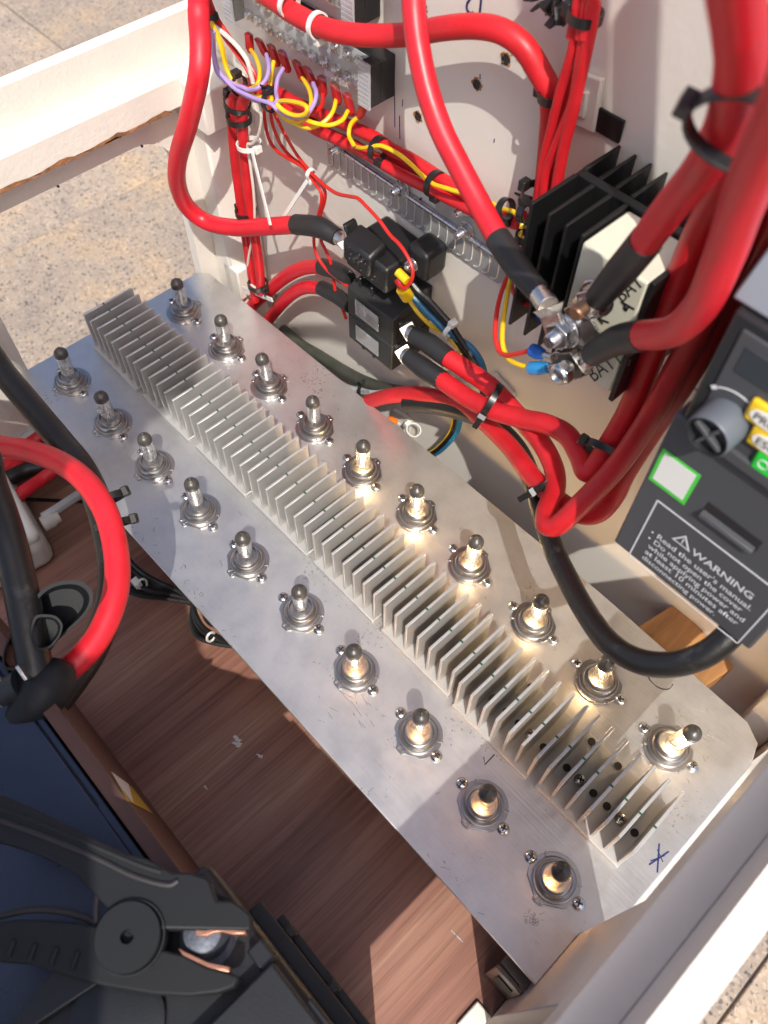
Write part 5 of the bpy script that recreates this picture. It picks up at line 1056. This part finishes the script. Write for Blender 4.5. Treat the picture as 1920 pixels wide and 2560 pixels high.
# ================================================================ METER
mt = thing('meter', 'ivory rounded meter box with a dark window on the floor at the left edge', 'meter', (.03, -.14, FZ))
ang = math.radians(-8); X_ = Vector((math.cos(ang), math.sin(ang), 0)); Y_ = Vector((-math.sin(ang), math.cos(ang), 0)); c = Vector((.020, -.132, -.088))
mb = MB(); mb.obox(c, X_, Y_, (0, 0, 1), .060, .034, .0215); obj('lower_case', mb, 'meter', mt, .012, seg=4)
mb = MB(); mb.obox(c + Vector((0, 0, .0245)), X_, Y_, (0, 0, 1), .058, .032, .007); tc = obj('upper_case', mb, 'btnwhite', mt, .006, seg=4)
mb = MB(); mb.obox(c + Vector((0, 0, .0318)) - X_ * .008 - Y_ * .004, X_, Y_, (0, 0, 1), .038, .020, .0008); obj('window', mb, 'meterdark', tc, .0006)
mb = MB(); mb.lathe([(.0075, 0), (.0075, .010), (.006, .012), (.0055, .017), (0, .017)], c + X_ * .0 + Y_ * .033 + Vector((.035, 0, .010)), Y_, 18); obj('lead_gland', mb, 'meter', mt)

# ================================================================ A PERSON (stands just outside the frame at the front of the cart and shades part of it)
def skinned(name, J, B, root, m, parent=None, sub=2):
    ks = list(J); me = bpy.data.meshes.new(name); me.from_pydata([J[k][0] for k in ks], [(ks.index(a), ks.index(b)) for a, b in B], [])
    o = bpy.data.objects.new(name, me); COL.objects.link(o)
    md = o.modifiers.new('skin', 'SKIN'); md.use_smooth_shade = True; s_ = o.modifiers.new('sub', 'SUBSURF'); s_.levels = s_.render_levels = sub
    if not me.skin_vertices: me.attributes.new('skin', 'FLOAT', 'POINT')
    for i, k in enumerate(ks):
        r = J[k][1]; me.skin_vertices[0].data[i].radius = (r, r); me.skin_vertices[0].data[i].use_root = (k == root)
    dg = bpy.context.evaluated_depsgraph_get(); m2 = bpy.data.meshes.new_from_object(o.evaluated_get(dg)); bpy.data.objects.remove(o)
    m2.name = name; m2.materials.clear(); m2.materials.append(M[m]); o = bpy.data.objects.new(name, m2); COL.objects.link(o)
    if parent: o.parent = parent
    return o
PXx = .60
J = {'pel': ((PXx, -.82, .28), .115), 'waist': ((PXx, -.76, .45), .120), 'chest': ((PXx - .01, -.61, .67), .140), 'neckb': ((PXx - .02, -.50, .83), .075), 'neck': ((PXx - .03, -.45, .89), .052), 'head': ((PXx - .04, -.385, .965), .082), 'crown': ((PXx - .045, -.365, 1.04), .072)}
B = [('pel', 'waist'), ('waist', 'chest'), ('chest', 'neckb'), ('neckb', 'neck'), ('neck', 'head'), ('head', 'crown')]
for s_, n_ in ((-1, 'l'), (1, 'r')):
    J.update({n_ + 'sh': ((PXx - .01 + s_ * .18, -.53, .78), .064), n_ + 'el': ((PXx + s_ * .27, -.62, .56), .044), n_ + 'wr': ((PXx + s_ * .25, -.68, .34), .027), n_ + 'pa': ((PXx + s_ * .245, -.67, .27), .022),
              n_ + 'hip': ((PXx + s_ * .09, -0.82, .22), .085), n_ + 'kn': ((PXx + s_ * .10, -0.80, -.15), .058), n_ + 'an': ((PXx + s_ * .11, -0.84, -.53), .040), n_ + 'toe': ((PXx + s_ * .12, -0.70, -.572), .028)})
    B += [('neckb', n_ + 'sh'), (n_ + 'sh', n_ + 'el'), (n_ + 'el', n_ + 'wr'), (n_ + 'wr', n_ + 'pa'), ('pel', n_ + 'hip'), (n_ + 'hip', n_ + 'kn'), (n_ + 'kn', n_ + 'an'), (n_ + 'an', n_ + 'toe')]
    a = Vector(J[n_ + 'pa'][0])
    for f_, ln in enumerate((.030, .034, .031, .024)):
        k1 = a + Vector((s_ * .002, .026 - .016 * f_, -.026)); k2 = k1 + Vector((-s_ * .010, .002, -ln))
        J[n_ + 'f%da' % f_] = (tuple(k1), .0090); J[n_ + 'f%db' % f_] = (tuple(k2), .0075); B += [(n_ + 'pa', n_ + 'f%da' % f_), (n_ + 'f%da' % f_, n_ + 'f%db' % f_)]
    a = Vector(J[n_ + 'wr'][0]); J[n_ + 't1'] = (tuple(a + Vector((-s_ * .008, .030, -.030))), .011); J[n_ + 't2'] = (tuple(a + Vector((-s_ * .016, .040, -.062))), .009); B += [(n_ + 'wr', n_ + 't1'), (n_ + 't1', n_ + 't2')]
body = skinned('person', J, B, 'pel', 'skin')
tag(body, 'person in dark shirt and jeans standing at the front of the cart looking down', 'person')
def grow(name, keys, edges, dr, m):
    return skinned(name, {k: (J[k][0], J[k][1] + dr) for k in keys}, edges, keys[0], m, body)
grow('shirt', ['pel', 'waist', 'chest', 'neckb', 'lsh', 'rsh', 'lel', 'rel'], [('pel', 'waist'), ('waist', 'chest'), ('chest', 'neckb'), ('neckb', 'lsh'), ('neckb', 'rsh'), ('lsh', 'lel'), ('rsh', 'rel')], .014, 'cloth')
grow('trousers', ['pel', 'lhip', 'rhip', 'lkn', 'rkn', 'lan', 'ran'], [('pel', 'lhip'), ('pel', 'rhip'), ('lhip', 'lkn'), ('rhip', 'rkn'), ('lkn', 'lan'), ('rkn', 'ran')], .018, 'trouser')
hd = Vector(J['head'][0]) + Vector((0, .004, .01))
mb = MB(); mb.lathe([(.088, -.02), (.092, .02), (.085, .06), (.06, .092), (.02, .105), (0, .106)], hd - Vector((0, .004, .0)), (-.1, -.1, 1), 24); obj('hair', mb, 'hair', body)
fd = Vector((-.35, .68, -.62)).normalized(); rt = fd.cross(Vector((0, 0, 1))).normalized(); upv = rt.cross(fd)
mb = MB(); mb.obox(hd + fd * .088 - upv * .005, rt, upv, fd, .010, .016, .012); obj('nose', mb, 'skin', body, .006)
for s_ in (-1, 1):
    mb = MB(); mb.lathe([(0, .010), (.006, .008), (.010, 0), (.006, -.006), (0, -.008)], hd + fd * .076 + rt * s_ * .032 + upv * .018, fd, 14); obj('eye', mb, 'btnwhite', body)
    mb = MB(); mb.obox(hd + rt * s_ * .084, fd, upv, rt, .014, .026, .006); obj('ear', mb, 'skin', body, .005)
mb = MB(); mb.obox(hd + fd * .080 - upv * .040, rt, upv, fd, .022, .004, .006); obj('mouth', mb, 'redcrimp', body, .003)
